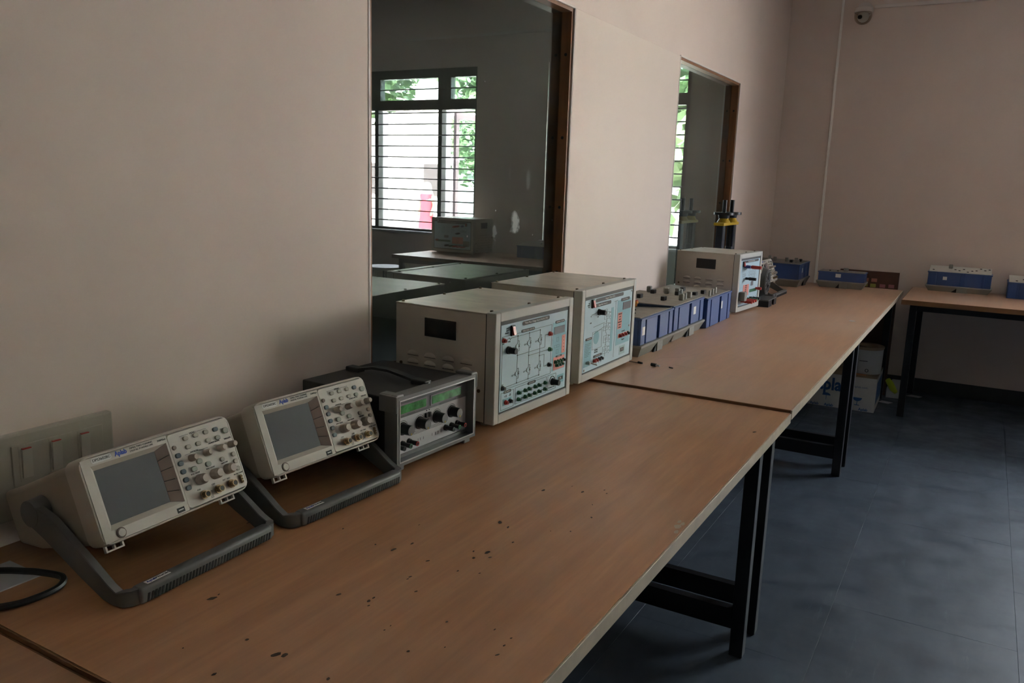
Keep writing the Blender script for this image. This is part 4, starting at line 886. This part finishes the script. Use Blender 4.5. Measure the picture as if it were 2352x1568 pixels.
for k in range(12):
    a = 2*PI*k/12; q.tube([(0.0815, 0.016*math.cos(a), 0.128+0.016*math.sin(a)), (0.0815, 0.056*math.cos(a+0.35), 0.128+0.056*math.sin(a+0.35))], 0.0022, 5)
q.build('cooling_slots', slot_m, fc, kind='stuff')
fin = MB().box(-0.09, 0.04, -0.002, 0.002, 0.084, 0.097).build('fin', motor_m, mo); fin.location = (0, 0, 0.128)
for k in range(1, 24):
    o = inst(fin, mo, (0, 0, 0.128)); o.rotation_euler = (2*PI*k/24, 0, 0)
for y in (-0.06, 0.06): MB().prism([(y-0.018, 0.04), (y+0.018, 0.04), (y*0.9+0.008, 0.085), (y*0.9-0.008, 0.085)], -0.08, 0.03).build('motor_foot', motor_m, mo)
cb = MB(); cb.tube([(0.06, 0.110*math.cos(a)-0.005, 0.128+0.112*math.sin(a)) for a in [math.radians(150-150*i/16) for i in range(17)]] + [(0.062, 0.108, 0.09), (0.06, 0.10, 0.045)], 0.0022, 6)
tag(cb.build('motor_lead', cable_w_m), 'thin cream cable looped over the grey motor', 'cable').location = (0.30, 4.70, TZ)

# ------------------------------------------------------------------ wall switch board
sp = thing('switch_board', 'ivory wall switch board with three red tipped switches', 'switch board', (-0.003, 0.80, 0.88))
MB().box(0.004, 0.020, -0.24, 0.115, -0.09, 0.062, 0.004, 2).build('box', plate_m, sp)
pl = MB().box(0.020, 0.0225, -0.075, 0.092, -0.085, 0.042, 0.001).build('plate', plate_m, sp)
for k, y in enumerate((-0.052, 0.001, 0.054)):
    MB().box(0.0225, 0.0232, y-0.012, y+0.012, -0.024, 0.040).build('switch_surround', plate_m, sp)
    s_ = MB().prism_y([(0.0225, -0.018), (0.0262, -0.018), (0.0295, 0.034), (0.0225, 0.034)], y-0.0085, y+0.0085).build('switch', switch_m, sp)
    MB().box(0.0235, 0.0288, y-0.0075, y+0.0075, 0.0335, 0.0355).build('red_tip', red_m, s_)

# ------------------------------------------------------------------ cables and small things on the tables
cb = MB(); cb.tube(spline([(0.14, 0.50, TZ1+0.006), (0.216, 0.587, TZ1+0.006), (0.232, 0.628, TZ1+0.006), (0.228, 0.668, TZ1+0.006), (0.213, 0.683, TZ1+0.012), (0.18, 0.668, TZ1+0.017), (0.158, 0.658, TZ1+0.017), (0.113, 0.642, TZ1+0.012), (0.05, 0.60, TZ1+0.006)]), 0.0055, 8)
tag(cb.build('power_cable', blackp_m, None, True), 'black power cable looping under the oscilloscope handle by the switches', 'cable')
tag(MB().box(0.07, 0.16, 0.60, 0.68, TZ1, TZ1+0.002).build('paper_slip', paper_m), 'white paper slip lying under the black power cable', 'paper')
q = MB(); q.tube([(0.30, 2.78, TZ+0.004), (0.335, 2.765, TZ+0.004), (0.366, 2.763, TZ+0.0045)], 0.0012, 6); q.cyl((0.366, 2.763, TZ+0.006), (0.384, 2.757, TZ+0.006), 0.0045, 0.0035, 10)
tag(q.build('lead_plug', blackp_m, None, True), 'short black plug on a thin lead beside the stepper cabinet', 'plug')
q = thing('loose_connector', 'small black and silver connector lying on the open table top', 'connector', (0.437, 2.748, TZ+0.002))
MB().cyl((-0.016, 0.004, 0.006), (0.004, -0.001, 0.006), 0.006, 0.006, 12).build('shell', blackp_m, q, True)
MB().cyl((0.004, -0.001, 0.006), (0.018, -0.0045, 0.006), 0.0042, 0.0035, 12).build('tip', steelw_m, q, True)
tag(MB().cyl((0.484, 2.763, TZ+0.004), (0.500, 2.757, TZ+0.004), 0.002, 0.002, 8).build('wire_offcut', blackp_m), 'tiny dark wire offcut next to the loose connector', 'wire')
tag(MB().prism_z([(0.865, 4.395), (0.88, 4.385), (0.895, 4.40), (0.885, 4.415), (0.870, 4.41)], TZ, TZ+0.002).build('paper_scrap', paper_m), 'tiny white paper scrap on the corner table', 'paper')

# brown board with notes behind the corner table
bb = thing('notice_board', 'dark brown board with pink and green notes behind the corner table', 'board', (0.75, 6.125, 0))
MB().box(-0.19, 0.19, -0.008, 0.008, 0, 0.862, 0.002).build('board', brownb_m, bb)
for x, z, m in ((-0.018, 0.800, pinkn_m), (0.036, 0.800, pinkn_m), (-0.02, 0.765, greenn_m), (0.032, 0.763, greenn_m), (0.092, 0.764, pinkn2_m), (0.148, 0.766, pinkn2_m)):
    MB().box(x-0.018, x+0.018, -0.0095, -0.008, z-0.012, z+0.012).build('note', m, bb)

# ------------------------------------------------------------------ under the tables
ct = thing('carton', 'white cardboard carton with blue lettering under the corner table', 'carton', (0.72, 5.77, 0), 0.02)
cw, cd, ch = 0.41, 0.42, 0.222
MB().box(-cw/2, cw/2, -cd/2, cd/2, 0, ch).build('box', carton_m, ct)
MB().box(-cw/2+0.001, cw/2-0.001, -cd/2+0.001, -0.002, ch, ch+0.003).build('flap', cartont_m, ct); MB().box(-cw/2+0.001, cw/2-0.001, 0.002, cd/2-0.001, ch, ch+0.003).build('flap', cartont_m, ct)
MB().box(0.06, 0.13, -0.16, -0.10, ch+0.003, ch+0.0035).build('tape', mat('orange_tape', (0.40, 0.15, 0.03), 0.5), ct)
yf = -cd/2-0.0004
text('lettering', 'aplab', 0.115, cprint_m, ct, T((-0.055, yf, 0.150)) @ FY, 'CENTER', 0.85, 0.0003, 0.0035)
text('lettering', 'www.aplab.com', 0.020, cprint_m, ct, T((0.09, yf, 0.158)) @ FY, 'CENTER', 1, 0.0003)
for x in (-0.16, -0.07, 0.04, 0.14): text('lettering', 'Aplab', 0.024, cprint_m, ct, T((x, yf, 0.012)) @ FY, 'CENTER', 1, 0.0003, 0.0007)
def frontpoly(pts, nm):
    q = MB(); q.prism_y(pts, yf-0.0003, yf); q.build(nm, cprint_m, ct)
frontpoly([(-0.09+0.026*math.cos(a), 0.075+0.018*math.sin(a)) for a in [PI*i/10 for i in range(11)]], 'umbrella_mark')
frontpoly([(0.10+0.028*math.cos(a), 0.088-0.024*math.sin(a)) for a in [PI*i/10 for i in range(11)]], 'glass_mark')
frontpoly([(0.098, 0.040), (0.102, 0.040), (0.102, 0.068), (0.098, 0.068)], 'glass_mark'); frontpoly([(0.082, 0.036), (0.118, 0.036), (0.112, 0.041), (0.088, 0.041)], 'glass_mark')
frontpoly([(-0.0915, 0.045), (-0.0885, 0.045), (-0.0885, 0.075), (-0.0915, 0.075)], 'umbrella_mark')
MB().box(cw/2, cw/2+0.0004, -cd/2+0.03, cd/2-0.03, 0.045, 0.19).build('side_print', cprint_m, ct)
rl = thing('paper_roll', 'white drum with brown rim standing on the carton', 'drum', (0.83, 5.76, 0.2255))
N_ = 28
q = MB(); prof = [(0.0, 0.0), (0.098, 0.0), (0.100, 0.16), (0.104, 0.165), (0.104, 0.178), (0.060, 0.180), (0.056, 0.172), (0.056, 0.06), (0.0, 0.06)]
rg = [[(max(r_, 0.0005)*math.cos(2*PI*k/N_), max(r_, 0.0005)*math.sin(2*PI*k/N_), z) for k in range(N_)] for r_, z in prof[:3]]
q.loft(rg).build('drum_wall', mat('grey_drum', (0.36, 0.36, 0.37), 0.6), rl, True)
q = MB(); rg = [[(max(r_, 0.0005)*math.cos(2*PI*k/N_), max(r_, 0.0005)*math.sin(2*PI*k/N_), z) for k in range(N_)] for r_, z in prof[2:]]
q.loft(rg, True).build('rim', cartont_m, rl, True)
text('print', 'o', 0.05, ink_m, rl, T((0.02, -0.1005, 0.03)) @ FY); MB().box(-0.03, 0.02, -0.1008, -0.1000, 0.085, 0.090).build('print', ink_m, rl)
# dark wood box with yellow wires behind the drum
db = thing('wooden_crate', 'dark brown wooden box with yellow wires under the corner table', 'box', (0.62, 6.225, 0))
MB().box(-0.28, 0.22, -0.06, 0.06, 0, 0.62).build('box', mat('dark_wood', (0.02, 0.012, 0.008), 0.6), db)
for k, zz in enumerate((0.56, 0.48)):
    MB().box(-0.28, 0.22, -0.066, -0.06, zz, zz+0.01).build('batten', cartont_m, db)
q = MB()
for k in range(4):
    x = 0.13 + 0.02*k; q.tube([(x, -0.064, 0.58), (x+0.012*math.sin(k), -0.072, 0.53), (x-0.006, -0.074, 0.48), (x+0.008*math.cos(k*2), -0.070, 0.42)], 0.0025, 6)
q.build('yellow_wire', mat('yellow_wire', (0.42, 0.30, 0.02), 0.4), db, kind='stuff')
# litter beside the carton
tag(MB().prism_z([(0.95, 6.07), (1.05, 6.08), (1.055, 6.36), (0.96, 6.36)], 0.0, 0.075).build('paper_bundle', paper_m), 'pale bundle of paper and polythene against the end wall', 'paper')
q = MB(); q.tube([(0.955, 6.02, 0.135), (0.975, 6.0, 0.115), (0.995, 5.985, 0.085), (1.02, 5.975, 0.062)], [0.018, 0.022, 0.022, 0.012], 10)
tag(q.build('lime_roll', lime_m, None, True), 'bright lime green tape roll beside the carton', 'tape')
tag(MB().prism_z([(0.92, 5.90), (0.985, 5.88), (1.01, 5.925), (0.94, 5.945)], 0.0, 0.003).build('paper_sheet', paper_m), 'small white sheet on the floor between carton and table leg', 'paper')
tag(MB().prism_z([(1.07, 6.20), (1.15, 6.19), (1.17, 6.235), (1.10, 6.25)], 0.0, 0.003).build('paper_sheet', paper_m), 'small white sheet on the floor by the black skirting', 'paper')

# stool reflected in the glass
stl = thing('stool', 'round topped stool beside the end wall table', 'stool', (3.07, 5.68, 0))
MB().cyl((0, 0, 0.60), (0, 0, 0.625), 0.16, 0.16, 28).build('seat', mat('pale_stool_top', (0.42, 0.40, 0.40), 0.35), stl, True)
for k in range(4):
    a = PI/4 + k*PI/2; MB().cyl((0.17*math.cos(a), 0.17*math.sin(a), 0), (0.11*math.cos(a), 0.11*math.sin(a), 0.60), 0.011, n=10).build('leg', steel_m, stl, True)
MB().tube([(0.145*math.cos(2*PI*k/20), 0.145*math.sin(2*PI*k/20), 0.25) for k in range(21)], 0.007, 6).build('foot_ring', steel_m, stl)

# ------------------------------------------------------------------ outdoors beyond the barred windows
GZ = -0.35
struct(MB().box(-25, 45, YE+0.14, 60, GZ-0.2, GZ).build('ground', mat('sunlit_paving', (0.55, 0.52, 0.47), 0.8, var=0.06, scale=1.0)))
bd = thing('white_building', 'white sunlit building across the yard', 'building', (18.0, 30.0, GZ))
MB().box(-4.0, 14.0, 0, 6, 0, 6.5).build('wall', mat('white_render', (0.80, 0.79, 0.76), 0.8), bd)
for x in (-2.6, 1.2, 5.0): 
    wn_ = MB().box(x, x+1.2, -0.05, 0.02, 1.0, 2.4).build('window', mat('dark_shutter', (0.06, 0.05, 0.05), 0.4), bd)
MB().box(-4.3, 14.3, -0.5, 6.2, 6.5, 6.8).build('roof', mat('roof_slab', (0.5, 0.48, 0.45), 0.8), bd)
ps = thing('brown_porch', 'brown porch post and grey wall across the yard', 'porch', (11.3, 20.5, GZ))
MB().box(-0.35, 0.35, 0, 0.3, 0, 3.2).build('post', mat('brown_post', (0.16, 0.10, 0.08), 0.7), ps)
MB().box(0.35, 1.2, 0.05, 0.3, 0, 3.2).build('wall', mat('grey_render', (0.38, 0.38, 0.40), 0.8), ps)
leaf_m1 = mat('leaf_green', (0.12, 0.19, 0.085), 0.55, var=0.4, scale=1.5); leaf_m2 = mat('palm_green', (0.17, 0.24, 0.12), 0.5, var=0.3, scale=1.5); bark_m = mat('bark', (0.14, 0.10, 0.07), 0.8)
def tree(label, loc, h, r, n, m, seed):
    rnd = random.Random(seed); t = thing('tree', label, 'tree', loc, 0, 'trees across the yard')
    MB().tube([(0, 0, 0), (0.08, 0.03, h*0.3), (0.02, 0, h*0.6), (0.1, 0.05, h*0.8)], [0.14, 0.11, 0.09, 0.04], 8).build('trunk', bark_m, t, True)
    q = MB()
    for i in range(n):
        d_ = Vector((rnd.gauss(0, 1), rnd.gauss(0, 1), rnd.gauss(0, 0.8))).normalized()*r*rnd.uniform(0.5, 1.0)
        c = Vector((d_.x, d_.y, h*0.72+d_.z)); u = Vector((rnd.gauss(0, 1), rnd.gauss(0, 1), rnd.gauss(0, 1))).normalized(); v = u.orthogonal().normalized(); s = rnd.uniform(0.10, 0.22)*r/1.5
        q.bm.faces.new([q.bm.verts.new(c+u*s), q.bm.verts.new(c+v*s*0.5), q.bm.verts.new(c-u*s), q.bm.verts.new(c-v*s*0.5)])
    q.build('foliage', m, t, kind='stuff')
tree('leafy green tree seen past the open window sash', (9.0, 17.0, GZ), 3.6, 1.15, 1500, leaf_m1, 1)
tree('tall green tree with its crown above the porch', (12.6, 22.6, GZ), 8.0, 2.0, 1800, leaf_m1, 2)
tree('pale green tree with a high crown in the yard', (17.6, 22.6, GZ), 8.0, 2.2, 1600, leaf_m2, 3)
tree('bright tree outside the adjoining room window', (-2.9, 15.0, GZ), 4.6, 2.4, 1800, leaf_m2, 4)
# person in red walking across the yard
pr = thing('person', 'person in red clothes and white headscarf walking outside', 'person', (11.55, 18.0, GZ))
me = bpy.data.meshes.new('body'); V = [(0, 0, 0.90), (0, 0, 1.15), (0, 0, 1.32), (0, 0, 1.42), (0, -0.01, 1.52), (-0.09, 0, 0.86), (-0.10, 0.05, 0.48), (-0.10, 0.0, 0.07), (-0.10, -0.12, 0.03), (0.09, 0, 0.86), (0.10, -0.06, 0.48), (0.10, -0.02, 0.07), (0.10, -0.14, 0.03), (-0.17, 0, 1.30), (-0.23, 0.02, 1.05), (-0.21, -0.08, 0.84), (-0.20, -0.10, 0.77), (0.17, 0, 1.30), (0.23, 0.02, 1.05), (0.21, -0.08, 0.84), (0.20, -0.10, 0.77)]
Ed = [(0, 1), (1, 2), (2, 3), (3, 4), (0, 5), (5, 6), (6, 7), (7, 8), (0, 9), (9, 10), (10, 11), (11, 12), (2, 13), (13, 14), (14, 15), (15, 16), (2, 17), (17, 18), (18, 19), (19, 20)]
Rd = [0.14, 0.12, 0.12, 0.05, 0.095, 0.09, 0.065, 0.045, 0.035, 0.09, 0.065, 0.045, 0.035, 0.06, 0.045, 0.035, 0.03, 0.06, 0.045, 0.035, 0.03]
me.from_pydata(V, Ed, []); bo = bpy.data.objects.new('body', me); C.objects.link(bo); bo.parent = pr
md = bo.modifiers.new('skin', 'SKIN'); bo.modifiers.new('sub', 'SUBSURF').levels = 1; bo.modifiers['sub'].render_levels = 1
for v, r_ in zip(me.skin_vertices[0].data, Rd): v.radius = (r_, r_)
me.skin_vertices[0].data[0].use_root = True
me.materials.append(mat('skin', (0.30, 0.16, 0.10), 0.5))
MB().loft([[(rx*math.cos(2*PI*k/16), ry*math.sin(2*PI*k/16), z) for k in range(16)] for rx, ry, z in ((0.27, 0.24, 0.15), (0.22, 0.19, 0.6), (0.175, 0.15, 0.95), (0.18, 0.145, 1.15), (0.21, 0.14, 1.33), (0.09, 0.08, 1.41))]).build('red_dress', mat('red_cloth', (0.55, 0.03, 0.05), 0.7), pr, True)
MB().loft([[(rx*math.cos(2*PI*k/16), oy+ry*math.sin(2*PI*k/16), z) for k in range(16)] for rx, ry, oy, z in ((0.22, 0.16, 0.02, 1.18), (0.17, 0.14, 0.02, 1.36), (0.115, 0.12, 0.025, 1.46), (0.118, 0.125, 0.02, 1.56), (0.08, 0.09, 0.01, 1.645), (0.02, 0.02, 0.01, 1.66))]).build('white_headscarf', white_m, pr, True)
